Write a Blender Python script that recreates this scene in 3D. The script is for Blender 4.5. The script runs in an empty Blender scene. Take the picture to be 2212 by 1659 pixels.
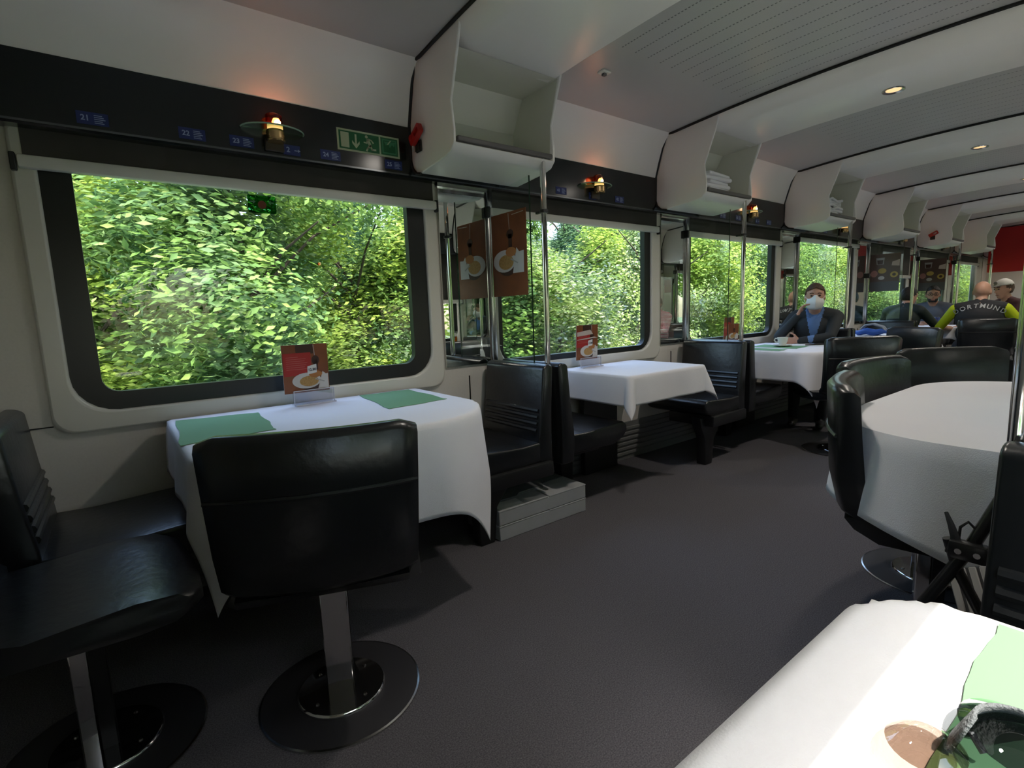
import bpy, bmesh, math, random
import numpy as np
from mathutils import Vector, Matrix
from mathutils.bvhtree import BVHTree

random.seed(7)
scn = bpy.context.scene
C = scn.collection

# ------------------------------------------------------------------ camera
# the dining car runs along +X; +Y is towards the window wall in view; the floor is z = 0
cam_data = bpy.data.cameras.new('camera')
cam = bpy.data.objects.new('camera', cam_data)
C.objects.link(cam)
cam_data.sensor_width = 36.0
cam_data.lens = 1113.66 / 2212.0 * 36.0
cam_data.clip_start = 0.02
cam_data.clip_end = 400
_R = ((0.79183844, -0.60968989, -0.03563871),
      (-0.11238823, -0.08811022, -0.98975021),
      (0.60030056, 0.78772764, -0.13829103))
cam.matrix_world = Matrix(((_R[0][0], -_R[1][0], -_R[2][0], 0.0),
                           (_R[0][1], -_R[1][1], -_R[2][1], 0.0),
                           (_R[0][2], -_R[1][2], -_R[2][2], 1.08),
                           (0, 0, 0, 1)))
scn.camera = cam

# ------------------------------------------------------------------ sky, sun, exposure
SUN_DIR = Vector((-0.10, 0.46, -0.88)).normalized()      # the way the sunlight travels
world = bpy.data.worlds.new('sky')
scn.world = world
world.use_nodes = True
wn = world.node_tree
wn.nodes.clear()
sky = wn.nodes.new('ShaderNodeTexSky')
sky.sky_type = 'NISHITA'
sky.sun_disc = False
sky.sun_elevation = math.radians(62)
sky.sun_rotation = math.atan2(-SUN_DIR.x, -SUN_DIR.y)
sky.air_density = 1.0
sky.dust_density = 3.0
bg = wn.nodes.new('ShaderNodeBackground')
bg.inputs['Strength'].default_value = 0.26
wo = wn.nodes.new('ShaderNodeOutputWorld')
wn.links.new(sky.outputs[0], bg.inputs[0])
wn.links.new(bg.outputs[0], wo.inputs[0])
sun_d = bpy.data.lights.new('sun', 'SUN')
sun_d.energy = 2.7
sun_d.angle = math.radians(0.6)
sun_d.color = (1.0, 0.95, 0.86)
sun = bpy.data.objects.new('sun', sun_d)
C.objects.link(sun)
sun.rotation_euler = SUN_DIR.to_track_quat('-Z', 'Y').to_euler()
sun.location = (0, -20, 30)

scn.view_settings.view_transform = 'Standard'
scn.view_settings.look = 'None'
scn.view_settings.gamma = 1.0
scn.view_settings.use_curve_mapping = False
scn.view_settings.exposure = 2.32
scn.cycles.use_denoising = True
scn.cycles.max_bounces = 10
scn.cycles.diffuse_bounces = 5
scn.cycles.glossy_bounces = 4
scn.cycles.transmission_bounces = 8
scn.cycles.transparent_max_bounces = 12
scn.cycles.sample_clamp_indirect = 6.0
scn.cycles.caustics_reflective = False
scn.cycles.caustics_refractive = False

# ------------------------------------------------------------------ materials
MAT = {}
def mat(name, col, rough=0.5, metal=0.0, noise=None, bump=None, spec=0.5, emit=None, trans=0.0, coat=0.0):
    """principled material; noise = (scale, colour2, contrast); bump = (scale, strength)"""
    m = bpy.data.materials.new(name)
    m.use_nodes = True
    n, l = m.node_tree.nodes, m.node_tree.links
    b = n['Principled BSDF']
    b.inputs['Base Color'].default_value = (*col, 1)
    b.inputs['Roughness'].default_value = rough
    b.inputs['Metallic'].default_value = metal
    b.inputs['Specular IOR Level'].default_value = spec
    b.inputs['Transmission Weight'].default_value = trans
    b.inputs['Coat Weight'].default_value = coat
    if emit:
        b.inputs['Emission Color'].default_value = (*emit[0], 1)
        b.inputs['Emission Strength'].default_value = emit[1]
    tc = n.new('ShaderNodeTexCoord')
    if noise:
        t = n.new('ShaderNodeTexNoise')
        t.inputs['Scale'].default_value = noise[0]
        t.inputs['Detail'].default_value = 4
        r = n.new('ShaderNodeValToRGB')
        r.color_ramp.elements[0].position = 0.5 - noise[2]
        r.color_ramp.elements[1].position = 0.5 + noise[2]
        r.color_ramp.elements[0].color = (*col, 1)
        r.color_ramp.elements[1].color = (*noise[1], 1)
        l.new(tc.outputs['Object'], t.inputs['Vector'])
        l.new(t.outputs['Fac'], r.inputs['Fac'])
        l.new(r.outputs['Color'], b.inputs['Base Color'])
    if bump:
        t = n.new('ShaderNodeTexNoise')
        t.inputs['Scale'].default_value = bump[0]
        t.inputs['Detail'].default_value = 3
        bp = n.new('ShaderNodeBump')
        bp.inputs['Strength'].default_value = bump[1]
        bp.inputs['Distance'].default_value = 0.01
        l.new(tc.outputs['Object'], t.inputs['Vector'])
        l.new(t.outputs['Fac'], bp.inputs['Height'])
        l.new(bp.outputs['Normal'], b.inputs['Normal'])
    MAT[name] = m
    return m

mat('white_plastic', (0.88, 0.86, 0.82), 0.32, noise=(3, (0.85, 0.83, 0.79), 0.3))
mat('frame_white', (0.74, 0.71, 0.65), 0.30)
mat('wall_panel', (0.72, 0.67, 0.61), 0.55, noise=(120, (0.76, 0.71, 0.65), 0.2))
mat('niche_grey', (0.74, 0.73, 0.64), 0.45)
mat('band_black', (0.010, 0.013, 0.014), 0.16)
mat('blind', (0.060, 0.054, 0.050), 0.8, noise=(9, (0.072, 0.065, 0.060), 0.2))
mat('seam_black', (0.006, 0.006, 0.006), 0.6)
mat('rubber', (0.008, 0.009, 0.010), 0.35)
mat('leather', (0.0085, 0.0095, 0.0105), 0.30, bump=(38, 0.10), spec=0.6)
mat('metal_black', (0.012, 0.012, 0.013), 0.4, metal=0.0)
mat('chrome', (0.80, 0.80, 0.80), 0.08, metal=1.0)
mat('chrome_soft', (0.62, 0.62, 0.61), 0.22, metal=1.0)
mat('mirror', (0.72, 0.76, 0.74), 0.01, metal=1.0)
mat('cloth', (0.87, 0.86, 0.89), 0.85, bump=(420, 0.15), noise=(2.5, (0.83, 0.82, 0.86), 0.25))
mat('green_paper', (0.160, 0.335, 0.165), 0.8)
mat('paper_white', (0.72, 0.71, 0.70), 0.8)
mat('box_grey', (0.40, 0.41, 0.42), 0.7, noise=(14, (0.36, 0.37, 0.38), 0.3))
mat('heater_grey', (0.20, 0.20, 0.195), 0.5)
mat('red_handle', (0.42, 0.016, 0.012), 0.35)
mat('red_panel', (0.45, 0.012, 0.014), 0.3)
mat('plate_blue', (0.012, 0.026, 0.15), 0.4)
mat('plate_print', (0.33, 0.40, 0.62), 0.6)
mat('sign_glow', (0.42, 0.50, 0.33), 0.6)
mat('sign_green', (0.008, 0.125, 0.042), 0.5)
mat('sign_green_pale', (0.045, 0.24, 0.11), 0.5)
mat('brass', (0.82, 0.55, 0.26), 0.2, metal=1.0)
mat('bulb', (1, 0.6, 0.3), 0.4, emit=((1.0, 0.50, 0.18), 4.0))
mat('lamp_red', (0.35, 0.05, 0.02), 0.25, emit=((1.0, 0.18, 0.05), 0.10))
mat('lamp_amber', (0.55, 0.36, 0.16), 0.3, emit=((1.0, 0.52, 0.18), 0.28))
mat('downlight', (0.9, 0.6, 0.3), 0.3, emit=((1.0, 0.62, 0.30), 0.22))
mat('porcelain', (0.78, 0.76, 0.70), 0.2)
mat('poster_red', (0.40, 0.020, 0.018), 0.3)
mat('poster_wood', (0.150, 0.038, 0.012), 0.3, noise=(9, (0.27, 0.085, 0.026), 0.35))
mat('poster_dark', (0.050, 0.018, 0.012), 0.3)
mat('pasta', (0.50, 0.30, 0.10), 0.5, noise=(160, (0.36, 0.19, 0.05), 0.2))
mat('bread', (0.42, 0.16, 0.04), 0.5)
mat('print_dark', (0.05, 0.05, 0.06), 0.6)
mat('print_white', (0.72, 0.72, 0.72), 0.6)
mat('skin', (0.56, 0.31, 0.22), 0.5, spec=0.35)
mat('skin_dark', (0.36, 0.19, 0.12), 0.5, spec=0.35)
mat('hair_brown', (0.085, 0.042, 0.022), 0.6, bump=(180, 0.6))
mat('hair_black', (0.010, 0.008, 0.007), 0.5, bump=(180, 0.5))
mat('jacket', (0.022, 0.026, 0.029), 0.8)
mat('shirt_blue', (0.115, 0.21, 0.42), 0.8)
mat('trousers', (0.012, 0.013, 0.018), 0.85)
mat('mask_white', (0.80, 0.79, 0.78), 0.75)
mat('jacket_green', (0.009, 0.018, 0.016), 0.7)
mat('shirt_grey', (0.085, 0.095, 0.12), 0.85)
mat('jersey_black', (0.016, 0.016, 0.020), 0.75)
mat('jersey_yellow', (0.58, 0.68, 0.008), 0.7)
mat('eye_dark', (0.012, 0.010, 0.010), 0.3)
mat('bag_blue', (0.020, 0.085, 0.36), 0.6)
mat('bag_grey', (0.30, 0.32, 0.35), 0.6)
mat('can_blue', (0.030, 0.055, 0.20), 0.3)
mat('footrest_grey', (0.40, 0.38, 0.36), 0.5)
mat('strap', (0.014, 0.014, 0.016), 0.7)
mat('beer', (0.55, 0.24, 0.02), 0.1, emit=None)
mat('foam', (0.85, 0.82, 0.74), 0.8)
mat('bark', (0.060, 0.045, 0.032), 0.9, bump=(12, 0.6))
mat('earth', (0.028, 0.042, 0.016), 0.95, noise=(1.4, (0.05, 0.09, 0.022), 0.2))
mat('ballast_bounce', (0.66, 0.64, 0.60), 0.95, noise=(9, (0.52, 0.50, 0.47), 0.3), bump=(30, 0.6))  # stone kept extra pale so it bounces sunlight up into the car
mat('roof_metal', (0.3, 0.3, 0.3), 0.6)
mat('glasses_frame', (0.030, 0.032, 0.036), 0.35)
mat('grey_felt', (0.115, 0.120, 0.130), 0.8, bump=(300, 0.5))
mat('leather_blue', (0.018, 0.022, 0.032), 0.4)

def glass(name, tint, ior=1.45, refl=1.0, rough=0.0):
    """thin pane: straight-through tint plus fresnel reflection (sunlight passes it)"""
    m = bpy.data.materials.new(name)
    m.use_nodes = True
    n, l = m.node_tree.nodes, m.node_tree.links
    n.clear()
    o = n.new('ShaderNodeOutputMaterial')
    t = n.new('ShaderNodeBsdfTransparent'); t.inputs[0].default_value = (*tint, 1)
    g = n.new('ShaderNodeBsdfGlossy'); g.inputs['Roughness'].default_value = rough
    g.inputs[0].default_value = (refl, refl, refl, 1)
    # reflection by angle, the same from both faces of the pane
    f0 = ((ior - 1) / (ior + 1)) ** 2
    lw = n.new('ShaderNodeLayerWeight'); lw.inputs['Blend'].default_value = 0.5
    pw = n.new('ShaderNodeMath'); pw.operation = 'POWER'; pw.inputs[1].default_value = 5.0
    ml = n.new('ShaderNodeMath'); ml.operation = 'MULTIPLY_ADD'; ml.inputs[1].default_value = 1 - f0; ml.inputs[2].default_value = f0 * 1.6
    ml.use_clamp = True
    l.new(lw.outputs['Facing'], pw.inputs[0]); l.new(pw.outputs[0], ml.inputs[0])
    mx = n.new('ShaderNodeMixShader')
    l.new(ml.outputs[0], mx.inputs[0]); l.new(t.outputs[0], mx.inputs[1]); l.new(g.outputs[0], mx.inputs[2])
    l.new(mx.outputs[0], o.inputs[0])
    MAT[name] = m
glass('window_glass', (0.86, 0.90, 0.86), 1.45, 0.55)
glass('screen_glass', (0.93, 0.96, 0.94), 1.3)
glass('clear_acrylic', (0.90, 0.90, 0.93), 1.5)
glass('lamp_glass', (0.55, 0.75, 0.60), 1.6)
glass('beer_glass', (0.92, 0.93, 0.93), 1.5)
glass('beer_fill', (0.85, 0.42, 0.06), 1.3)
glass('lens_brown', (0.42, 0.33, 0.28), 1.5)
glass('lens_grey', (0.16, 0.17, 0.19), 1.5)
glass('sticker_green', (0.03, 0.20, 0.045), 1.1)
mat('sticker_red', (0.16, 0.035, 0.012), 0.7)
mat('sticker_arrow', (0.10, 0.22, 0.12), 0.6)

def carpet_mat():
    m = mat('carpet', (0.026, 0.025, 0.027), 0.95, spec=0.1)
    n, l = m.node_tree.nodes, m.node_tree.links
    b = n['Principled BSDF']
    tc = n.new('ShaderNodeTexCoord')
    t = n.new('ShaderNodeTexNoise'); t.inputs['Scale'].default_value = 260; t.inputs['Detail'].default_value = 2
    r = n.new('ShaderNodeValToRGB')
    r.color_ramp.elements[0].position = 0.35; r.color_ramp.elements[0].color = (0.085, 0.080, 0.088, 1)
    r.color_ramp.elements[1].position = 0.70; r.color_ramp.elements[1].color = (0.165, 0.156, 0.168, 1)
    bp = n.new('ShaderNodeBump'); bp.inputs['Strength'].default_value = 0.5; bp.inputs['Distance'].default_value = 0.004
    l.new(tc.outputs['Object'], t.inputs['Vector']); l.new(t.outputs['Fac'], r.inputs['Fac'])
    l.new(r.outputs['Color'], b.inputs['Base Color'])
    l.new(t.outputs['Fac'], bp.inputs['Height']); l.new(bp.outputs['Normal'], b.inputs['Normal'])
carpet_mat()

def ceiling_mat():
    m = mat('ceiling_grey', (0.47, 0.46, 0.45), 0.33)
    n, l = m.node_tree.nodes, m.node_tree.links
    b = n['Principled BSDF']
    tc = n.new('ShaderNodeTexCoord')
    sep = n.new('ShaderNodeSeparateXYZ')
    l.new(tc.outputs['Object'], sep.inputs[0])
    def frac(sock, freq):
        a = n.new('ShaderNodeMath'); a.operation = 'MULTIPLY'; a.inputs[1].default_value = freq
        c = n.new('ShaderNodeMath'); c.operation = 'FRACT'
        d = n.new('ShaderNodeMath'); d.operation = 'SUBTRACT'; d.inputs[1].default_value = 0.5
        e = n.new('ShaderNodeMath'); e.operation = 'ABSOLUTE'
        l.new(sock, a.inputs[0]); l.new(a.outputs[0], c.inputs[0]); l.new(c.outputs[0], d.inputs[0]); l.new(d.outputs[0], e.inputs[0])
        return e.outputs[0]
    fx = frac(sep.outputs[0], 11.0)      # rows of small slots, 9 cm apart
    fy = frac(sep.outputs[1], 62.0)      # slots along each row
    gx = n.new('ShaderNodeMath'); gx.operation = 'LESS_THAN'; gx.inputs[1].default_value = 0.035
    gy = n.new('ShaderNodeMath'); gy.operation = 'LESS_THAN'; gy.inputs[1].default_value = 0.27
    l.new(fx, gx.inputs[0]); l.new(fy, gy.inputs[0])
    inner = n.new('ShaderNodeMath'); inner.operation = 'LESS_THAN'; inner.inputs[1].default_value = 1.66
    l.new(sep.outputs[1], inner.inputs[0])
    a = n.new('ShaderNodeMath'); a.operation = 'MULTIPLY'
    a2 = n.new('ShaderNodeMath'); a2.operation = 'MULTIPLY'
    l.new(gx.outputs[0], a.inputs[0]); l.new(gy.outputs[0], a.inputs[1])
    l.new(a.outputs[0], a2.inputs[0]); l.new(inner.outputs[0], a2.inputs[1])
    mx = n.new('ShaderNodeMixRGB')
    mx.inputs[1].default_value = (0.47, 0.46, 0.45, 1); mx.inputs[2].default_value = (0.10, 0.10, 0.10, 1)
    l.new(a2.outputs[0], mx.inputs[0]); l.new(mx.outputs[0], b.inputs['Base Color'])
ceiling_mat()

def leaf_mat(name, c0, c1, c2):
    m = bpy.data.materials.new(name)
    m.use_nodes = True
    n, l = m.node_tree.nodes, m.node_tree.links
    b = n['Principled BSDF']
    b.inputs['Roughness'].default_value = 0.6
    b.inputs['Specular IOR Level'].default_value = 0.25
    g = n.new('ShaderNodeNewGeometry')
    r = n.new('ShaderNodeValToRGB')
    r.color_ramp.elements[0].color = (*c0, 1)
    r.color_ramp.elements[1].color = (*c2, 1)
    e = r.color_ramp.elements.new(0.55); e.color = (*c1, 1)
    l.new(g.outputs['Random Per Island'], r.inputs['Fac'])
    # shade among the boughs painted into the leaf colour as darker blue-green patches
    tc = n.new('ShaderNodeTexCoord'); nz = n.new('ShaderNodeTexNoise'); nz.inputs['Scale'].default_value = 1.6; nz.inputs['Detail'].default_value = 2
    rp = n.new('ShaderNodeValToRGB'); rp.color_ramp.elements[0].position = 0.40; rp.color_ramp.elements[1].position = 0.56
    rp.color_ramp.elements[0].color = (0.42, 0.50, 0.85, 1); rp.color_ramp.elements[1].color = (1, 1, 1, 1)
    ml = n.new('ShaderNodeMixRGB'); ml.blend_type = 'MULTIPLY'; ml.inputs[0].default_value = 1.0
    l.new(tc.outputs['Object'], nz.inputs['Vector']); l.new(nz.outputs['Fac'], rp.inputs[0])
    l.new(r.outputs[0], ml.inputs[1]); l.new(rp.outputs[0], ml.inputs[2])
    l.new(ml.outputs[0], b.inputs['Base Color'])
    tr = n.new('ShaderNodeBsdfTranslucent')
    l.new(ml.outputs[0], tr.inputs[0])
    mx = n.new('ShaderNodeMixShader'); mx.inputs[0].default_value = 0.35
    o = n['Material Output']
    l.new(b.outputs[0], mx.inputs[1]); l.new(tr.outputs[0], mx.inputs[2]); l.new(mx.outputs[0], o.inputs[0])
    MAT[name] = m
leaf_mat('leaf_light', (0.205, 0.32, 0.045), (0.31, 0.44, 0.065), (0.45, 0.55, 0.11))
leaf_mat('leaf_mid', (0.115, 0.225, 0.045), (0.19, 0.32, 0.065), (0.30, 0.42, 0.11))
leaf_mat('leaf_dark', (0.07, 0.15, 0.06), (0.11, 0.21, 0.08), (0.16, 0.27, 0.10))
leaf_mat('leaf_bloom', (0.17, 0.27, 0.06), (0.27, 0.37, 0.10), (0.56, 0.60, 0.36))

# ------------------------------------------------------------------ mesh helpers
def B():
    return bmesh.new()

def box(bm, lo, hi, bevel=0.0, seg=2, M=None):
    t = bmesh.new()
    bmesh.ops.create_cube(t, size=1.0)
    for v in t.verts:
        v.co = Vector(((lo[i] + hi[i]) / 2 + v.co[i] * (hi[i] - lo[i]) for i in range(3)))
    if bevel > 0:
        bmesh.ops.bevel(t, geom=list(t.edges), offset=bevel, segments=seg, profile=0.5, affect='EDGES')
    join(bm, t, M)

def join(bm, t, M=None):
    if M is not None:
        bmesh.ops.transform(t, matrix=M, verts=list(t.verts))
    me = bpy.data.meshes.new('tmp')
    t.to_mesh(me); t.free()
    bm.from_mesh(me)
    bpy.data.meshes.remove(me)

def frame_of(d):
    d = Vector(d).normalized()
    a = Vector((0, 0, 1)) if abs(d.z) < 0.9 else Vector((1, 0, 0))
    u = d.cross(a).normalized()
    return u, d.cross(u).normalized()

def tube(bm, pts, r, n=10, cap=True, closed=False):
    """round tube along a polyline; r a number or one radius per point"""
    pts = [Vector(p) for p in pts]
    k = len(pts)
    rr = r if isinstance(r, (list, tuple)) else [r] * k
    rings = []
    u = None
    for i, p in enumerate(pts):
        if closed:
            d = pts[(i + 1) % k] - pts[i - 1]
        else:
            d = pts[min(i + 1, k - 1)] - pts[max(i - 1, 0)]
        d.normalize()
        if u is None:
            u, v = frame_of(d)
        else:
            u = (u - d * u.dot(d)).normalized(); v = d.cross(u)
        rings.append([bm.verts.new(p + (u * math.cos(a) + v * math.sin(a)) * rr[i]) for a in [2 * math.pi * j / n for j in range(n)]])
    m = k if closed else k - 1
    for i in range(m):
        a, b = rings[i], rings[(i + 1) % k]
        for j in range(n):
            bm.faces.new((a[j], a[(j + 1) % n], b[(j + 1) % n], b[j]))
    if cap and not closed:
        bm.faces.new(rings[0][::-1]); bm.faces.new(rings[-1])

def cyl(bm, p0, p1, r0, r1=None, n=20):
    tube(bm, [p0, p1], [r0, r0 if r1 is None else r1], n)

def lathe(bm, prof, c=(0, 0, 0), n=24, M=None):
    t = bmesh.new()
    rings = []
    for r, z in prof:
        if r < 1e-5:
            rings.append([t.verts.new((c[0], c[1], c[2] + z))])
        else:
            rings.append([t.verts.new((c[0] + r * math.cos(2 * math.pi * j / n), c[1] + r * math.sin(2 * math.pi * j / n), c[2] + z)) for j in range(n)])
    for a, b in zip(rings, rings[1:]):
        for j in range(n):
            q = [a[j % len(a)], a[(j + 1) % len(a)], b[(j + 1) % len(b)], b[j % len(b)]]
            q = [x for i, x in enumerate(q) if x not in q[:i]]
            if len(q) > 2:
                t.faces.new(q)
    bmesh.ops.recalc_face_normals(t, faces=list(t.faces))
    join(bm, t, M)

def prism(bm, poly, vec, bevel=0.0, seg=2, M=None):
    """extrude a closed polygon (3D points) along vec"""
    t = bmesh.new()
    a = [t.verts.new(p) for p in poly]
    b = [t.verts.new(Vector(p) + Vector(vec)) for p in poly]
    t.faces.new(a); t.faces.new(b[::-1])
    k = len(a)
    for i in range(k):
        t.faces.new((a[i], b[i], b[(i + 1) % k], a[(i + 1) % k]))
    bmesh.ops.recalc_face_normals(t, faces=list(t.faces))
    if bevel > 0:
        bmesh.ops.bevel(t, geom=list(t.edges), offset=bevel, segments=seg, profile=0.5, affect='EDGES')
    join(bm, t, M)

def rrect(x0, x1, z0, z1, r, n=6):
    """rounded rectangle outline, counter-clockwise, r a number or (bl, br, tr, tl)"""
    rs = r if isinstance(r, (tuple, list)) else (r, r, r, r)
    out = []
    for (cx, cz, a0, q) in ((x0 + rs[0], z0 + rs[0], math.pi, rs[0]), (x1 - rs[1], z0 + rs[1], 1.5 * math.pi, rs[1]),
                            (x1 - rs[2], z1 - rs[2], 0, rs[2]), (x0 + rs[3], z1 - rs[3], 0.5 * math.pi, rs[3])):
        for i in range(n + 1):
            a = a0 + 0.5 * math.pi * i / n
            out.append((cx + q * math.cos(a), cz + q * math.sin(a)))
    return out

def ring_plate(bm, outer, inner, y0, y1):
    """frame between two outlines with equal point counts, in the XZ plane, from y0 to y1"""
    k = len(outer)
    V = [[bm.verts.new((p[0], y, p[1])) for p in o] for o, y in ((outer, y0), (inner, y0), (inner, y1), (outer, y1))]
    for i in range(k):
        j = (i + 1) % k
        for a in range(4):
            A, D = V[a], V[(a + 1) % 4]
            bm.faces.new((A[i], A[j], D[j], D[i]))

def recalc(bm):
    bmesh.ops.recalc_face_normals(bm, faces=list(bm.faces))

def obj(name, bm, m, parent=None, smooth=True, angle=40, fix=True):
    if fix:
        recalc(bm)
    me = bpy.data.meshes.new(name)
    bm.to_mesh(me); bm.free()
    return mobj(name, me, m, parent, smooth, angle)

def mobj(name, me, m, parent=None, smooth=True, angle=40):
    for x in (m if isinstance(m, (list, tuple)) else [m]):
        me.materials.append(MAT[x])
    if smooth:
        me.shade_smooth()
        me.set_sharp_from_angle(angle=math.radians(angle))
    o = bpy.data.objects.new(name, me)
    C.objects.link(o)
    if parent is not None:
        o.parent = parent
    return o

def tag(o, label, cat, group=None, kind=None):
    if label: o['label'] = label
    if cat: o['category'] = cat
    if group: o['group'] = group
    if kind: o['kind'] = kind
    return o

def thing(name, label, cat, loc=(0, 0, 0), rz=0.0, group=None, kind=None):
    o = bpy.data.objects.new(name, None)
    o.empty_display_size = 0.05
    C.objects.link(o)
    o.location = loc
    o.rotation_euler = (0, 0, rz)
    return tag(o, label, cat, group, kind)

def struct(name, bm, m, label=None, smooth=False):
    o = obj(name, bm, m, None, smooth)
    o['kind'] = 'structure'
    if label: o['label'] = label
    return o

def dup(root, loc=None, rz=None, label=None, group=None, off=None):
    r = root.copy(); C.objects.link(r)
    if loc is not None: r.location = loc
    if off is not None: r.location = Vector(root.location) + Vector(off)
    if rz is not None: r.rotation_euler = (0, 0, rz)
    if label: r['label'] = label
    if group: r['group'] = group
    for ch in list(root.children):
        c = ch.copy(); C.objects.link(c); c.parent = r
        for g in list(ch.children):
            d = g.copy(); C.objects.link(d); d.parent = c
    return r

def text_mesh(s, size, depth=0.0008, spacing=1.0, bold=0.0):
    cu = bpy.data.curves.new('txt', 'FONT')
    cu.body = s; cu.size = size; cu.extrude = depth; cu.align_x = 'CENTER'; cu.align_y = 'CENTER'
    cu.space_character = spacing; cu.offset = bold; cu.resolution_u = 3
    o = bpy.data.objects.new('txt', cu); C.objects.link(o)
    dg = bpy.context.evaluated_depsgraph_get()
    me = bpy.data.meshes.new_from_object(o.evaluated_get(dg))
    bpy.data.objects.remove(o)
    bpy.data.curves.remove(cu)
    me.materials.clear()
    return me

WALL_M = lambda x, y, z: Matrix(((1, 0, 0, x), (0, 0, -1, y), (0, 1, 0, z), (0, 0, 0, 1)))     # flat XY art -> on a wall, read from -Y
def flat(bm, pts, z0, z1):
    """flat plate of an XY outline"""
    prism(bm, [(p[0], p[1], z0) for p in pts], (0, 0, z1 - z0))

def ell(cx, cy, rx, ry, n=24, a0=0.0):
    return [(cx + rx * math.cos(a0 + 2 * math.pi * i / n), cy + ry * math.sin(a0 + 2 * math.pi * i / n)) for i in range(n)]

# ------------------------------------------------------------------ the shell of the car
P = 1.84            # bay pitch
YL, YR, YC = 2.40, -0.30, 1.05
X0, X1 = -1.75, 13.2
NB = 7              # bays in view
def mir(y, s):      # s = +1 window wall in view, -1 the wall behind the camera
    return YC + s * (y - YC)

bm = B(); box(bm, (X0, YR - 0.1, -0.06), (X1, YL + 0.1, 0.0)); struct('floor', bm, 'carpet')

def arch(y):
    return 2.205 + 0.05 * (1 - ((y - YC) / 1.14) ** 2)
bm = B()
ys = [YC + 1.14 * (-1 + 2 * i / 20) for i in range(21)]
top = [bm.verts.new((x, y, arch(y))) for x in (X0, X1) for y in ys]
up = [bm.verts.new((x, y, 2.34)) for x in (X0, X1) for y in ys]
k = len(ys)
for i in range(k - 1):
    bm.faces.new((top[i], top[i + 1], top[k + i + 1], top[k + i]))
    bm.faces.new((up[i], up[k + i], up[k + i + 1], up[i + 1]))
struct('ceiling', bm, 'ceiling_grey', smooth=True)
bm = B(); box(bm, (X0 - 0.1, YR - 0.16, 2.34), (X1 + 0.1, YL + 0.16, 2.40)); struct('roof', bm, 'roof_metal')

def win_x(n):       # rubber seal outline of bay n
    return (-0.142 if n == 0 else -0.105) + n * P, (1.299 if n == 0 else 1.268) + n * P
WZ0, WZ1 = 0.775, 1.70

def side_wall(name, s):
    bm = B()
    a, b = mir(YL, s), mir(YL + 0.05, s)
    lo, hi = min(a, b), max(a, b)
    box(bm, (X0, lo, 0.0), (X1, hi, WZ0))
    box(bm, (X0, lo, WZ1), (X1, hi, 2.34))
    x = X0
    for n in range(NB):
        wa, wb = win_x(n)
        box(bm, (x, lo, WZ0), (wa, hi, WZ1))
        x = wb
    box(bm, (x, lo, WZ0), (X1, hi, WZ1))
    return struct(name, bm, 'wall_panel')
side_wall('wall_left', 1)
side_wall('wall_right', -1)
bm = B(); box(bm, (X0 - 0.06, YR - 0.1, 0), (X0, YL + 0.1, 2.34)); struct('wall_near', bm, 'wall_panel')
bm = B(); box(bm, (X1, YR - 0.1, 0), (X1 + 0.06, YL + 0.1, 2.34)); struct('wall_far', bm, 'wall_panel')

mat('strip_metal', (0.16, 0.17, 0.18), 0.25, metal=1.0)
# black lamp band with a chrome strip, and the white cove above it (both sides)
ti = 0
for s in (1, -1):
    bm = B()
    pts = [(2.40, 1.735), (2.292, 1.722), (2.285, 1.735), (2.285, 1.945), (2.31, 1.955), (2.40, 1.955)]
    prism(bm, [(X0, mir(y, s), z) for y, z in pts], (X1 - X0, 0, 0))
    ti += 1; o = struct('trim_%d' % ti, bm, 'band_black', 'glossy black panel band above the windows')
    bm = B()
    box(bm, (X0, min(mir(2.281, s), mir(2.286, s)), 1.728), (X1, max(mir(2.281, s), mir(2.286, s)), 1.735))
    obj('edge_strip', bm, 'strip_metal', o)
    bm = B()
    pts = [(2.289, 1.945), (2.265, 2.03), (2.235, 2.12), (2.195, 2.19), (2.17, 2.212), (2.17, 2.24), (2.40, 2.24), (2.40, 1.955)]
    prism(bm, [(X0, mir(y, s), z) for y, z in pts], (X1 - X0, 0, 0))
    ti += 1; struct('trim_%d' % ti, bm, 'white_plastic', 'white sloping cove panel under the ceiling', smooth=True)

# heater casing along the foot of each wall, with louvre slats
for s in (1, -1):
    bm = B()
    y0, y1 = sorted((mir(2.385, s), mir(2.40, s)))
    box(bm, (X0, y0, 0.0), (X1, y1, 0.27))
    o = struct('baseboard_left' if s > 0 else 'baseboard_right', bm, 'heater_grey', 'grey louvred heater casing along the wall foot')
    proto = None
    y0, y1 = sorted((mir(2.372, s), mir(2.386, s)))
    for i in range(6):
        z = 0.035 + 0.036 * i
        bm = B(); box(bm, (X0, y0, z), (X1, y1, z + 0.022), 0.003, 1); obj('slat', bm, 'heater_grey', o)

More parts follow.
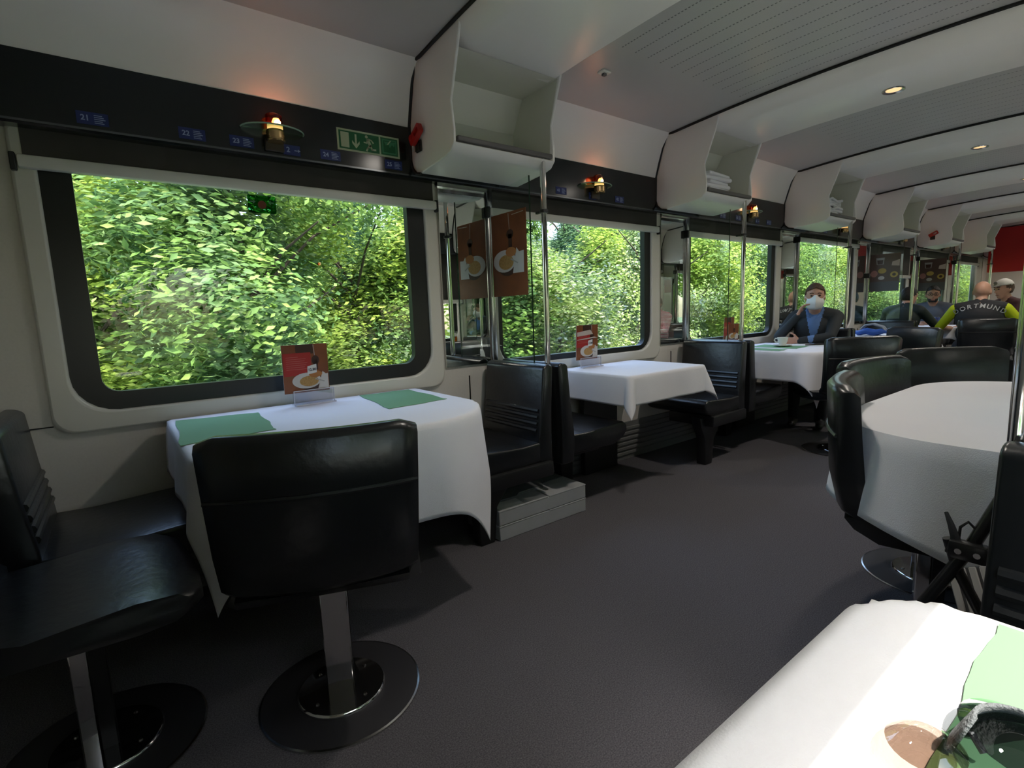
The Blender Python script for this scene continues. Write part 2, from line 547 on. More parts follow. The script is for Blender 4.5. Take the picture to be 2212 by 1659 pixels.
# ------------------------------------------------------------------ windows
def window(n, s, idx):
    wa, wb = win_x(n)
    thick = (n == 0 and s > 0)
    g = (0.087, 0.090, 0.065) if thick else (0.035, 0.062, 0.035)    # seal width left, right, bottom
    fl = wa - (0.065 if thick else 0.035)
    fr = wb + (0.070 if thick else 0.100)
    if s < 0:
        fr = wb + 0.07
    yf = mir(2.375, s)
    bm = B()
    outer = rrect(fl, fr, 0.705, 1.74, (0.06, 0.06, 0.01, 0.01))
    inner = rrect(wa, wb, WZ0, 1.71, (0.13, 0.13, 0.03, 0.03))
    ring_plate(bm, outer, inner, yf, mir(2.41, s))
    root = obj('window_%d' % idx, bm, 'frame_white', None, True, 35)
    bv = root.modifiers.new('bevel', 'BEVEL'); bv.width = 0.012; bv.segments = 3; bv.limit_method = 'ANGLE'
    tag(root, 'white moulded frame of a dining car window', None, None, 'structure')
    bm = B()
    gi = rrect(wa + g[0], wb - g[1], WZ0 + g[2], 1.70, 0.055)
    ring_plate(bm, rrect(wa - 0.004, wb + 0.004, WZ0 - 0.004, 1.705, (0.13, 0.13, 0.03, 0.03)), gi, mir(2.392, s), mir(2.43, s))
    obj('rubber_seal', bm, 'rubber', root, True, 35)
    bm = B()
    y = mir(2.412, s)
    f = bm.faces.new([bm.verts.new((p[0], y, p[1])) for p in rrect(wa + g[0] - 0.01, wb - g[1] + 0.01, WZ0 + g[2] - 0.01, 1.71, 0.06)])
    obj('pane', bm, 'window_glass', root, False, fix=False)
    # roller blind drawn a little; one unseen blind lowered to dim the rounded table
    zb = {0: 1.605, 1: 1.605, 2: 1.60, 3: 1.66, 4: 1.34, 5: 1.60, 6: 1.60}.get(n, 1.60) if s > 0 else (1.20 if n == 1 else 1.535 if n == 0 else 1.60)
    bm = B()
    y0, y1 = sorted((mir(2.378, s), mir(2.372, s)))
    box(bm, (wa - 0.03, y0, zb + 0.03), (wb + 0.05, y1, 1.735))
    obj('blind', bm, 'blind', root, False)
    bm = B()
    y0, y1 = sorted((mir(2.384, s), mir(2.350, s)))
    box(bm, (wa - 0.045, y0, zb - 0.002), (wb + 0.06, y1, zb + 0.040), 0.008, 2)
    bar = obj('blind_bar', bm, 'white_plastic', root)
    for x in (wa - 0.055, wb + 0.062):
        bm = B()
        box(bm, (x - 0.008, min(mir(2.385, s), mir(2.352, s)), zb - 0.012), (x + 0.008, max(mir(2.385, s), mir(2.352, s)), zb + 0.045), 0.003, 1)
        obj('end_clip', bm, 'metal_black', bar)
    return root
wi = 0
for s in (1, -1):
    for n in range(NB):
        wi += 1
        window(n, s, wi)

# mirror strips between the windows, with a metal post at the screen
MIRROR_LABEL = {0: 'narrow wall mirror reflecting the brown pasta poster', 1: 'narrow wall mirror between the square table and the coffee cup table', 2: 'narrow wall mirror beside the masked man', 3: 'narrow wall mirror by the dark cheese poster'}
for s in (1, -1):
    for n in range(NB - 1):
        y = mir(2.384, s); yb = mir(2.396, s)
        bm = B(); box(bm, (1.385 + n * P, min(y, yb), 0.80), (1.675 + n * P, max(y, yb), 1.725))
        t = obj('wall_mirror', bm, 'mirror', None, False)
        tag(t, MIRROR_LABEL.get(n, 'narrow upright wall mirror between two far windows') if s > 0 else 'narrow upright mirror on the sunny side wall', 'mirror',
            'mirror strips on the window wall' if s > 0 else 'mirror strips on the sunny wall')
        bm = B()
        y0, y1 = sorted((mir(2.365, s), mir(2.398, s)))
        box(bm, (1.680 + n * P, y0, 0.76), (1.712 + n * P, y1, 1.735), 0.006, 2)
        box(bm, (1.375 + n * P, y0, 1.722), (1.68 + n * P, y1, 1.735))
        obj('edge_post', bm, 'chrome_soft', t)
# panel joints in the wall below the windows
for n in range(-1, NB):
    bm = B(); box(bm, (1.53 + n * P, 2.396, 0.27), (1.536 + n * P, 2.401, 0.74)); o = obj('panel_joint', bm, 'seam_black', bpy.data.objects['wall_left'], False)
bm = B(); box(bm, (X0, 2.397, 0.735), (-0.205, 2.401, 0.739)); obj('panel_joint', bm, 'seam_black', bpy.data.objects['wall_left'], False)

# ------------------------------------------------------------------ ceiling beams with open bins at both ends
mat('lip_grey', (0.095, 0.090, 0.088), 0.5)
PROFILE = [(2.195, 2.215), (2.235, 2.12), (2.285, 1.955), (2.288, 1.80), (2.276, 1.763), (2.245, 1.737), (2.20, 1.727),
           (1.99, 1.745), (1.94, 1.757), (1.912, 1.785), (1.910, 1.84), (1.925, 1.95), (1.858, 2.128), (1.83, 2.225)]
def make_beam():
    root = thing('ceiling_beam', 'white ceiling beam ending in open storage bins above the seats', 'beam', (0, 0, 0), 0, 'white ceiling beams across the car')
    # body across the ceiling
    bm = B()
    ys = [YC + 0.87 * (-1 + i / 8) for i in range(17)]
    rings = []
    for y in ys:
        a = arch(y)
        sec = [(1.200, a + 0.02), (1.200, a - 0.016), (1.215, a - 0.035), (1.262, a - 0.078), (1.285, a - 0.086), (1.735, a - 0.092), (1.752, a - 0.084), (1.765, a + 0.02)]
        rings.append([bm.verts.new((x, y, z)) for x, z in sec])
    for a, b in zip(rings, rings[1:]):
        for j in range(len(a) - 1):
            bm.faces.new((a[j], a[j + 1], b[j + 1], b[j]))
    bm.faces.new(rings[0]); bm.faces.new(rings[-1][::-1])
    obj('beam_body', bm, 'white_plastic', root, True, 50)
    bm = B()
    pts = [(1.196, 2.29, 1.80), (1.196, 2.288, 1.955), (1.196, 2.238, 2.12), (1.196, 2.198, 2.204)]
    pts += [(1.196, y, arch(y) - 0.006) for y in [2.15 - 0.1 * i for i in range(23)]]
    pts += [(1.196, mir(2.198, -1), 2.204), (1.196, mir(2.238, -1), 2.12), (1.196, mir(2.288, -1), 1.955), (1.196, mir(2.29, -1), 1.80)]
    tube(bm, pts, 0.0085, 6)
    obj('gasket', bm, 'seam_black', root)
    bm = B()
    tube(bm, [(1.196, 2.29, 1.80), (1.196, 2.279, 1.762), (1.196, 2.247, 1.733), (1.196, 2.20, 1.722)], 0.006, 6)
    obj('gasket', bm, 'seam_black', root)
    for s in (1, -1):
        for xa, xb in ((1.200, 1.213), (1.752, 1.765)):
            bm = B()
            prism(bm, [(xa, mir(y, s), z) for y, z in PROFILE], (xb - xa, 0, 0), 0.005, 2)
            obj('bin_side', bm, 'white_plastic', root, True, 60)
        bm = B()
        low = PROFILE[4:10]
        inn = [(1.935, 1.80), (1.96, 1.778), (2.20, 1.762), (2.24, 1.78)]
        prism(bm, [(1.206, mir(y, s), z) for y, z in low + inn], (0.552, 0, 0))
        obj('bin_floor', bm, 'white_plastic', root, True, 60)
        bm = B()
        # liner: sides, sloping back and floor of the open bin
        f = lambda x, y, z: bm.verts.new((x, mir(y, s), z))
        l = [f(1.2135, 1.935, 1.80), f(1.2135, 1.928, 1.95), f(1.2135, 1.87, 2.136), f(1.2135, 2.13, 2.130), f(1.2135, 2.215, 1.985), f(1.2135, 2.215, 1.80)]
        r = [f(1.7515, v.co.y if s > 0 else mir(v.co.y, -1), v.co.z) for v in l]
        bm.faces.new(l); bm.faces.new(r[::-1])
        for i, j in ((2, 3), (3, 4), (4, 5), (5, 0)):
            bm.faces.new((l[i], r[i], r[j], l[j]))
        obj('bin_liner', bm, 'niche_grey', root, False, fix=False)
        bm = B()
        box(bm, (1.218, min(mir(1.905, s), mir(1.945, s)), 1.792), (1.747, max(mir(1.905, s), mir(1.945, s)), 1.815), 0.007, 2)
        obj('bin_lip', bm, 'lip_grey', root)
    bm = B()
    z = arch(YC) - 0.0915
    lathe(bm, [(0.030, 0.004), (0.044, -0.001), (0.050, -0.004), (0.052, 0.0), (0.052, 0.01), (0.030, 0.01)], (1.555, YC + 0.0, z), 28)
    d = obj('downlight_ring', bm, 'chrome_soft', root)
    bm = B()
    lathe(bm, [(0, 0.003), (0.034, 0.003), (0.034, 0.008), (0, 0.008)], (1.555, YC, z - 0.002), 24)
    obj('lamp_face', bm, 'downlight', d)
    return root
beam0 = make_beam()
beams = [beam0] + [dup(beam0, off=(n * P, 0, 0)) for n in range(1, 7)]
beams[0]['label'] = 'white ceiling beam whose bin holds the green sheets'
beams[1]['label'] = 'white ceiling beam whose bin holds the neat cloth stack'
beams[2]['label'] = 'white ceiling beam whose bin holds the crumpled cloths'
beams[4]['label'] = 'far white ceiling beam with a red brake handle on its bin'
for n in range(0, 7):       # each downlight's own light
    ld = bpy.data.lights.new('downlight_light', 'SPOT')
    ld.energy = 6.5; ld.color = (1.0, 0.92, 0.82); ld.spot_size = math.radians(165); ld.spot_blend = 1.0; ld.shadow_soft_size = 0.05
    lo = bpy.data.objects.new('downlight_light', ld); C.objects.link(lo)
    lo.location = (1.555 + n * P, YC, arch(YC) - 0.115)
    lo['label'] = 'warm light of the round ceiling downlight'

# ------------------------------------------------------------------ grab poles, glass screens, rods
mat('glass_edge', (0.008, 0.030, 0.014), 0.2)
def make_screen(s):
    root = thing('screen_pole', 'chrome floor-to-bin pole holding a clear glass seat screen' if s > 0 else 'chrome pole and glass screen on the sunny side', 'pole', (1.70, mir(1.93, s), 0.0), 0,
                 'chrome poles by the window seats' if s > 0 else 'chrome poles on the sunny side')
    y = lambda v: mir(v, s) - mir(1.93, s)
    bm = B()
    cyl(bm, (0, 0, 0.30), (0, 0, 1.80), 0.0145, n=20)
    obj('pole', bm, 'chrome', root)
    bm = B()
    cyl(bm, (0, 0, 0.27), (0, 0, 0.335), 0.016, 0.016)
    obj('foot_plate', bm, 'metal_black', root)
    bm = B()
    cyl(bm, (0, 0, 1.545), (0, 0, 1.56), 0.021, n=20)
    box(bm, (-0.006, min(y(1.93), y(1.985)), 1.547), (0.006, max(y(1.93), y(1.985)), 1.558))
    obj('glass_clamp', bm, 'metal_black', root)
    bm = B()
    cyl(bm, (0, 0, 1.795), (0, y(2.39), 1.795 - 0.045), 0.006, n=10)
    a = Vector((0, y(2.03), 1.785)); b = Vector((0, y(2.37), 1.750))
    tube(bm, [a, b], 0.013, 4)
    for yy in (2.05, 2.33):
        box(bm, (-0.008, min(y(yy), y(yy + 0.03)), 1.755), (0.008, max(y(yy), y(yy + 0.03)), 1.80))
    obj('rod', bm, 'metal_black', root)
    bm = B()
    ya, yb = sorted((y(2.035), y(2.372)))
    box(bm, (-0.003, ya, 0.80), (0.003, yb, 1.752))
    obj('glass_panel', bm, 'screen_glass', root, False)
    bm = B()
    yy = y(2.034)
    box(bm, (-0.0033, min(yy - 0.0015, yy + 0.0015), 0.80), (0.0033, max(yy - 0.0015, yy + 0.0015), 1.752))
    obj('glass_edge', bm, 'glass_edge', root, False)
    return root
POLE_LABEL = {0: 'chrome pole and glass screen carrying the brown pasta poster', 1: 'chrome pole and glass screen between the square table and the coffee cup table',
              2: 'chrome pole and glass screen right behind the masked man', 3: 'chrome pole and glass screen carrying the dark cheese poster'}
for s in (1, -1):
    sc0 = make_screen(s)
    if s < 0:
        sc0.location.x = 1.285
    for n in range(1, 6):
        q = dup(sc0, off=(n * P, 0, 0))
        if s > 0 and n in POLE_LABEL: q['label'] = POLE_LABEL[n]
    if s > 0: sc0['label'] = POLE_LABEL[0]

# ------------------------------------------------------------------ window-side bench seats
def make_bench(s):
    """seat facing +x, back against x = 0; origin on the floor at the screen line"""
    root = thing('bench_seat', 'black leather window seat', 'seat', (0, 0, 0))
    y0, y1 = sorted((mir(1.87, s), mir(2.352, s)))
    bm = B()
    # reclined back slab with a bowed front
    t = bmesh.new()
    bmesh.ops.create_grid(t, x_segments=10, y_segments=14, size=0.5)
    t.free()
    prof = [(0.005, 0.30), (0.012, 0.42), (0.006, 0.62), (-0.006, 0.808), (0.012, 0.822), (0.040, 0.818), (0.058, 0.805), (0.075, 0.62), (0.096, 0.47), (0.10, 0.40), (0.09, 0.30)]
    prism(bm, [(x, y0, z) for x, z in prof], (0, y1 - y0, 0), 0.010, 3)
    back = obj('backrest', bm, 'leather', root, True, 60)
    for i in range(4):
        bm = B()
        z = 0.50 + 0.032 * i
        x = 0.092 - (z - 0.47) * 0.14
        tube(bm, [(x, y0 + 0.02, z), (x, y1 - 0.02, z)], 0.013, 8)
        obj('rib', bm, 'leather', back)
    bm = B()
    prof = [(0.085, 0.345), (0.40, 0.335), (0.475, 0.36), (0.508, 0.40), (0.505, 0.435), (0.475, 0.455), (0.40, 0.452), (0.20, 0.440), (0.085, 0.445)]
    prism(bm, [(x, y0, z) for x, z in prof], (0, y1 - y0, 0), 0.012, 3)
    obj('seat', bm, 'leather', root, True, 60)
    bm = B()
    yw0, yw1 = sorted((mir(2.02, s), mir(2.372, s)))
    box(bm, (0.02, yw0, 0.27), (0.44, yw1, 0.345), 0.01, 2)
    obj('seat_frame', bm, 'metal_black', root)
    bm = B()
    prism(bm, [(0.24, mir(2.24, s), 0.28), (0.50, mir(2.24, s), 0.335), (0.485, mir(2.24, s), 0.27), (0.44, mir(2.24, s), 0.19), (0.43, mir(2.24, s), 0.0), (0.35, mir(2.24, s), 0.0), (0.33, mir(2.24, s), 0.17)],
          (0, mir(2.31, s) - mir(2.24, s), 0), 0.006, 2)
    obj('leg', bm, 'metal_black', root)
    return root
bL = make_bench(1); bR = make_bench(-1)
bench_names = {
    0: ('black leather window seat beside the white table with the placemats', 'black leather window seat facing the placemat table from the glass screen'),
    1: ('black leather window seat behind the hanging food poster', 'black leather window seat facing the small square table'),
    2: ('black leather window seat at the table with the coffee cup', 'black leather window seat under the man with the white mask'),
    3: ('black leather window seat behind the masked man', 'black leather window seat at the table with the blue bag'),
    4: ('black leather window seat of the man in the dark green jacket', 'black leather window seat of the man in glasses'),
}
def bench_pair(n, s, src, labels):
    a = dup(src, loc=(1.70 + (n - 1) * P + 0.024, 0, 0), label=labels[0]) if n > 0 else dup(src, loc=(-0.325, 0, 0), label=labels[0])
    # the seat facing back: the same seat turned half round about the middle of its width
    ym = mir(2.111, s)
    b = dup(src, loc=(1.70 + n * P - 0.024, 2 * ym, 0), rz=math.pi, label=labels[1])
for n in range(5):
    bench_pair(n, 1, bL, bench_names[n])
ymr = mir(2.111, -1)
br_ = dup(bR, loc=(1.26, -0.545, 0), rz=math.pi, label='black leather window seat across the sunlit table behind the pushchair')
br_.scale = (1, 0.92, 1); br_.location.y = -0.262 + 0.92 * 0.23
for n in (1, 2, 3):
    if n > 1:
        dup(bR, loc=(1.261 + n * P, 2 * ymr, 0), rz=math.pi, label='black leather window seat on the sunny side of the car', group='window seats on the sunny side')
    dup(bR, loc=(1.309 + n * P, 0, 0), label='black leather window seat on the sunny side of the car', group='window seats on the sunny side')
for r in (bL, bR):
    for ch in list(r.children):
        for g in list(ch.children):
            bpy.data.objects.remove(g)
        bpy.data.objects.remove(ch)
    bpy.data.objects.remove(r)

# ------------------------------------------------------------------ swivel chairs
mat('base_gloss', (0.012, 0.012, 0.012), 0.08, coat=1.0)
mat('plate_black', (0.022, 0.021, 0.024), 0.6)
def make_chair():
    """faces +y; origin on the floor under the post"""
    root = thing('swivel_chair', 'black leather swivel chair', 'chair')
    W = 0.235
    bm = B()
    # backrest: bowed slab
    NX, prof = 12, [(-0.235, 0.440), (-0.268, 0.465), (-0.290, 0.56), (-0.300, 0.72), (-0.306, 0.822), (-0.292, 0.838), (-0.262, 0.838), (-0.246, 0.824), (-0.236, 0.70), (-0.222, 0.56), (-0.205, 0.48), (-0.18, 0.455), (-0.18, 0.440)]
    rings = []
    for i in range(NX + 1):
        u = -1 + 2 * i / NX
        e = 0.985 if abs(u) > 0.99 else 1.0
        taper = 1 - 0.0 * abs(u)
        cy = sum(p[0] for p in prof) / len(prof); cz = sum(p[1] for p in prof) / len(prof)
        q = 1.0 if abs(u) < 0.93 else 0.93
        rings.append([bm.verts.new((u * W * (0.93 + 0.07 * min(1, max(0, (z - 0.40) / 0.40))), cy + (y - cy) * (q if abs(u) > 0.93 else 1) + 0.035 * u * u, cz + (z - cz) * (q if abs(u) > 0.93 else 1))) for y, z in prof])
    for a, b in zip(rings, rings[1:]):
        k = len(a)
        for j in range(k):
            bm.faces.new((a[j], a[(j + 1) % k], b[(j + 1) % k], b[j]))
    bm.faces.new(rings[0]); bm.faces.new(rings[-1][::-1])
    back = obj('backrest', bm, 'leather', root, True, 70)
    bm = B()
    tube(bm, [(u * W * 0.97, -0.2985 + 0.035 * u * u, 0.695) for u in [-1 + i / 6 for i in range(13)]], 0.006, 6)
    obj('seam', bm, 'leather', back)
    for i in range(4):
        bm = B()
        z = 0.49 + 0.03 * i
        tube(bm, [(u * W * 0.9, -0.204 - 0.05 * (z - 0.49) / 0.1 * 0.4 + 0.035 * u * u, z) for u in [-1 + i / 5 for i in range(11)]], 0.009, 6)
        obj('rib', bm, 'leather', back)
    bm = B()
    prof = [(-0.235, 0.440), (-0.21, 0.415), (-0.15, 0.395), (0.12, 0.380), (0.20, 0.385), (0.238, 0.405), (0.236, 0.428), (0.21, 0.447), (0.12, 0.455), (-0.10, 0.442), (-0.19, 0.452)]
    rings = []
    for i in range(11):
        u = -1 + 2 * i / 10
        q = 0.90 if abs(u) > 0.95 else 1.0
        rings.append([bm.verts.new((u * W * (0.84 if y < -0.15 else 1.0), y * (q if y > 0 else 1) - 0.02 * u * u * (1 if y > 0.1 else 0), 0.42 + (z - 0.42) * q + (0.008 * (abs(u) ** 2) if z > 0.42 else 0))) for y, z in prof])
    for a, b in zip(rings, rings[1:]):
        k = len(a)
        for j in range(k):
            bm.faces.new((a[j], a[(j + 1) % k], b[(j + 1) % k], b[j]))
    bm.faces.new(rings[0]); bm.faces.new(rings[-1][::-1])
    obj('seat', bm, 'leather', root, True, 70)
    bm = B()
    box(bm, (-0.036, -0.050, 0.012), (0.036, -0.014, 0.385), 0.003, 1)
    obj('post', bm, 'chrome', root)
    bm = B()
    box(bm, (-0.036, -0.014, 0.012), (0.036, 0.022, 0.385), 0.003, 1)
    obj('post', bm, 'metal_black', root)
    bm = B()
    lathe(bm, [(0, 0.006), (0.118, 0.006), (0.122, 0.010), (0.122, 0.014), (0.118, 0.018), (0, 0.018)], (0, 0, 0), 40)
    base = obj('base_disc', bm, 'base_gloss', root)
    bm = B()
    lathe(bm, [(0.1185, 0.0178), (0.1225, 0.014), (0.1232, 0.010), (0.1225, 0.006), (0.121, 0.010)], (0, 0, 0), 48)
    obj('rim', bm, 'chrome', base)
    for a in range(4):
        bm = B()
        q = 0.785 + a * 1.571
        lathe(bm, [(0, 0.022), (0.004, 0.022), (0.006, 0.018), (0.006, 0.014)], (0.09 * math.cos(q), 0.09 * math.sin(q), 0), 8)
        obj('bolt', bm, 'chrome_soft', base)
    bm = B()
    lathe(bm, [(0, 0.0), (0.222, 0.0), (0.222, 0.004), (0.216, 0.006), (0, 0.006)], (0, 0, 0), 48)
    ring = obj('floor_plate', bm, 'plate_black', root)
    bm = B()
    lathe(bm, [(0.2175, 0.0062), (0.2225, 0.0045), (0.2232, 0.0), (0.219, 0.003)], (0, 0, 0), 56)
    obj('rim', bm, 'chrome_soft', ring)
    return root
ch0 = make_chair()
def heading(dx, dy):
    return math.atan2(dy, dx) - math.pi / 2
chairs = [
    ((0.414, 1.416), (0.35, 0.94), 'black leather swivel chair turned to the white placemat table'),
    ((-0.13, 1.615), (1.0, 0.05), 'black leather swivel chair with shiny seat next to the wall seat'),
    ((1.90, 0.40), (0.30, -0.95), 'black leather swivel chair next to the pushchair'),
    ((2.43, 0.53), (-0.14, -0.99), 'black leather swivel chair at the aisle side of the rounded white table'),
    ((2.97, 0.49), (-0.67, -0.74), 'black leather swivel chair at the far rim of the rounded white table'),
    ((4.08, 1.48), (0.65, 0.76), 'black leather swivel chair at the coffee cup table'),
    ((5.03, 1.49), (-0.86, 0.50), 'black leather swivel chair near the blue bag'),
    ((7.44, 1.34), (0.95, 0.31), 'black leather swivel chair of the man in the black and yellow jersey'),
    ((8.75, 1.30), (-0.9, -0.4), 'black leather swivel chair of the man in the white cap'),
]
for i, (p, h, lab) in enumerate(chairs):
    o = ch0 if i == 0 else dup(ch0)
    o.location = (p[0], p[1], 0); o.rotation_euler = (0, 0, heading(*h)); o['label'] = lab

# ------------------------------------------------------------------ tables and tablecloths
mat('table_wood', (0.16, 0.09, 0.05), 0.5)
ZT = 0.712          # wood top; the cloth lies on it
def make_table(label, x0, x1, y0, y1, rc, leg_xy, wall=None):
    root = thing('dining_table', label, 'table', (leg_xy[0], leg_xy[1], 0))
    ox, oy = leg_xy
    bm = B()
    flat(bm, [(p[0] - ox, p[1] - oy) for p in rrect(x0, x1, y0, y1, rc, 8)], ZT - 0.028, ZT)
    obj('tabletop', bm, 'table_wood', root)
    if wall:      # carried by an upright panel at the wall
        bm = B(); box(bm, (-0.16, -0.02, 0.0), (0.16, 0.02, ZT - 0.10), 0.004, 1)
        obj('support_panel', bm, 'metal_black', root)
        bm = B()
        prism(bm, [(-0.02, -0.02, ZT - 0.028), (-0.02, 0.02, ZT - 0.028), (-0.02, 0.02, ZT - 0.12), (-0.02, -0.02, ZT - 0.12), (-0.02, -0.42, ZT - 0.045), (-0.02, -0.42, ZT - 0.028)], (0.04, 0, 0))
        obj('bracket', bm, 'metal_black', root, False)
        return root
    bm = B()
    cyl(bm, (0, 0, 0.012), (0, 0, ZT - 0.028), 0.035, n=20)
    obj('pedestal', bm, 'metal_black', root)
    bm = B()
    lathe(bm, [(0, 0), (0.17, 0), (0.17, 0.008), (0.16, 0.014), (0, 0.018)], (0, 0, 0), 32)
    obj('foot_plate', bm, 'metal_black', root)
    return root

def make_cloth(label, x0, x1, y0, y1, rc, marg, seed, flare=0.10, fold=0.05, n=90, corner=0.28, shift=(0, 0), group=None):
    """square cloth draped over a rounded table top; marg = overhang (x-, x+, y-, y+)"""
    rnd = random.Random(seed)
    ph = [rnd.uniform(0, 6.28) for _ in range(6)]
    ex0, ex1, ey0, ey1 = x0 - marg[0] , x1 + marg[1], y0 - marg[2], y1 + marg[3]
    nx = n; ny = int(n * (ey1 - ey0) / (ex1 - ex0)) + 4
    bm = B()
    zt = ZT + 0.004
    x0 -= 0.004; x1 += 0.004; y0 -= 0.004; y1 += 0.004
    grid = []
    for j in range(ny + 1):
        row = []
        for i in range(nx + 1):
            u = ex0 + (ex1 - ex0) * i / nx; v = ey0 + (ey1 - ey0) * j / ny
            # rounding radius of the nearest corner
            r = rc[(0 if u < (x0 + x1) / 2 else 1) if v < (y0 + y1) / 2 else (3 if u < (x0 + x1) / 2 else 2)]
            qx = min(max(u, x0 + r), x1 - r); qy = min(max(v, y0 + r), y1 - r)
            dx, dy = u - qx, v - qy
            L = math.hypot(dx, dy)
            if L <= r + 1e-9:
                crease = 0.0012 * (math.exp(-((u - (x0 * 0.62 + x1 * 0.38)) / 0.006) ** 2) + math.exp(-((v - (y0 * 0.55 + y1 * 0.45)) / 0.006) ** 2))
                row.append(bm.verts.new((u, v, zt + crease)))
                continue
            nxn, nyn = dx / L, dy / L
            d = L - r
            cor = 2 * abs(nxn * nyn)
            bx, by = qx + nxn * r, qy + nyn * r
            s = bx * 1.0 - by * 1.0
            f = fold * d * (math.sin(17 * s + ph[0]) + 0.5 * math.sin(31 * s + ph[1]))
            ang = math.atan2(nyn, nxn)
            f += corner * 0.35 * d * cor * math.sin(4 * ang + ph[2]) 
            out = 0.006 * (1 - math.exp(-d / 0.01)) + flare * d + corner * d * cor + f * min(1, d / 0.08)
            out = max(out, 0.004)
            drop = math.sqrt(max(d * d - min(out, d * 0.9) ** 2, 0.0))
            k = min(1.0, d / 0.02)
            row.append(bm.verts.new((bx + nxn * out, by + nyn * out, zt - drop * (0.55 + 0.45 * k))))
        grid.append(row)
    for a, b in zip(grid, grid[1:]):
        for i in range(len(a) - 1):
            bm.faces.new((a[i], a[i + 1], b[i + 1], b[i]))
    o = obj('tablecloth', bm, 'cloth', None, True, 180)
    md = o.modifiers.new('thick', 'SOLIDIFY'); md.thickness = 0.0016; md.offset = 1.0
    return tag(o, label, 'tablecloth', group)

def table_with_cloth(tl, cl, x0, x1, y0, y1, rc, marg, seed, leg, **kw):
    make_table(tl, x0, x1, y0, y1, rc, leg, wall=leg[1] > 1.5)
    return make_cloth(cl, x0, x1, y0, y1, rc, marg, seed, **kw)

table_with_cloth('dining table under the cloth with two green placemats', 'white tablecloth with two green placemats at the big window',
                 0.13, 1.17, 1.54, 2.345, (0.10, 0.35, 0.02, 0.02), (0.20, 0.19, 0.33, 0.0), 3, (0.72, 2.335), fold=0.030, corner=0.10, flare=0.05)
table_with_cloth('small square dining table between two window seats', 'white tablecloth with pointed corners on the small square table',
                 2.16, 2.86, 1.79, 2.345, (0.03, 0.03, 0.02, 0.02), (0.17, 0.17, 0.165, 0.0), 5, (2.50, 2.335), fold=0.025, corner=0.22, flare=0.06)
table_with_cloth('dining table under the cloth with the coffee cup', 'white tablecloth under the coffee cup and papers',
                 3.90, 4.74, 1.56, 2.345, (0.16, 0.10, 0.02, 0.02), (0.22, 0.16, 0.26, 0.0), 8, (4.36, 2.335), fold=0.035, corner=0.12, flare=0.05)
table_with_cloth('dining table under the cloth with the blue bag', 'white tablecloth under the blue bag',
                 5.92, 6.70, 1.56, 2.345, (0.05, 0.05, 0.02, 0.02), (0.15, 0.15, 0.2, 0.0), 9, (6.3, 2.335), n=50)
table_with_cloth('dining table between the man in glasses and the man in green', 'white tablecloth under the blue can',
                 7.78, 8.48, 1.62, 2.345, (0.05, 0.05, 0.02, 0.02), (0.14, 0.14, 0.2, 0.0), 10, (8.15, 2.335), n=50)
make_table('large rounded dining table on the sunny side', 1.60, 2.96, -0.27, 0.66, (0.02, 0.02, 0.36, 0.34), (2.2, 0.12))
def round_cloth(label, x0, x1, y0, y1, rc, drop, seed):
    rnd = random.Random(seed); ph = [rnd.uniform(0, 6.28) for _ in range(4)]
    out = rrect(x0 - 0.004, x1 + 0.004, y0 - 0.004, y1 + 0.004, rc, 14)
    pts = []
    for i, p in enumerate(out):           # resample the long sides
        q = out[(i + 1) % len(out)]
        m = max(1, int(math.dist(p, q) / 0.035))
        pts += [(p[0] + (q[0] - p[0]) * k / m, p[1] + (q[1] - p[1]) * k / m) for k in range(m)]
    n = len(pts)
    bm = B()
    zt = ZT + 0.004
    rows = []
    s_ = 0.0
    S = []
    for i in range(n):
        S.append(s_); s_ += math.dist(pts[i], pts[(i + 1) % n])
    for j in range(13):
        row = []
        for i in range(n):
            a, c = pts[i - 1], pts[(i + 1) % n]
            tx, ty = c[0] - a[0], c[1] - a[1]; L = math.hypot(tx, ty) or 1
            nx_, ny_ = ty / L, -tx / L
            wall = min(1.0, max(0.0, (pts[i][1] - (y0 + 0.02)) / 0.06))
            D = (drop + 0.07 * math.sin(2.6 * S[i] + ph[0]) + 0.03 * math.sin(7.1 * S[i] + ph[1])) * wall
            d = D * j / 12
            f = 0.006 * (1 - math.exp(-d / 0.01)) + 0.10 * d + 0.13 * d * math.sin(13 * S[i] + ph[2]) * (0.6 + 0.4 * math.sin(3 * S[i]))
            row.append(bm.verts.new((pts[i][0] + nx_ * f, pts[i][1] + ny_ * f, zt - d)))
        rows.append(row)
    for a, b in zip(rows, rows[1:]):
        for i in range(n):
            bm.faces.new((a[i], a[(i + 1) % n], b[(i + 1) % n], b[i]))
    bm.faces.new(rows[0])
    bmesh.ops.remove_doubles(bm, verts=list(bm.verts), dist=1e-5)
    o = obj('tablecloth', bm, 'cloth', None, True, 60)
    md = o.modifiers.new('thick', 'SOLIDIFY'); md.thickness = 0.0016; md.offset = 1.0
    return tag(o, label, 'tablecloth')
round_cloth('white tablecloth over the large rounded table by the swivel chairs', 1.60, 2.96, -0.27, 0.66, (0.02, 0.02, 0.36, 0.34), 0.30, 12)
table_with_cloth('small dining table under the sunlit cloth', 'sunlit white tablecloth with one bright green placemat',
                 -0.02, 0.745, -0.27, 0.208, (0.02, 0.02, 0.10, 0.06), (0.14, 0.15, 0.0, 0.17), 15, (0.30, -0.06), fold=0.006, corner=0.05, flare=0.03)

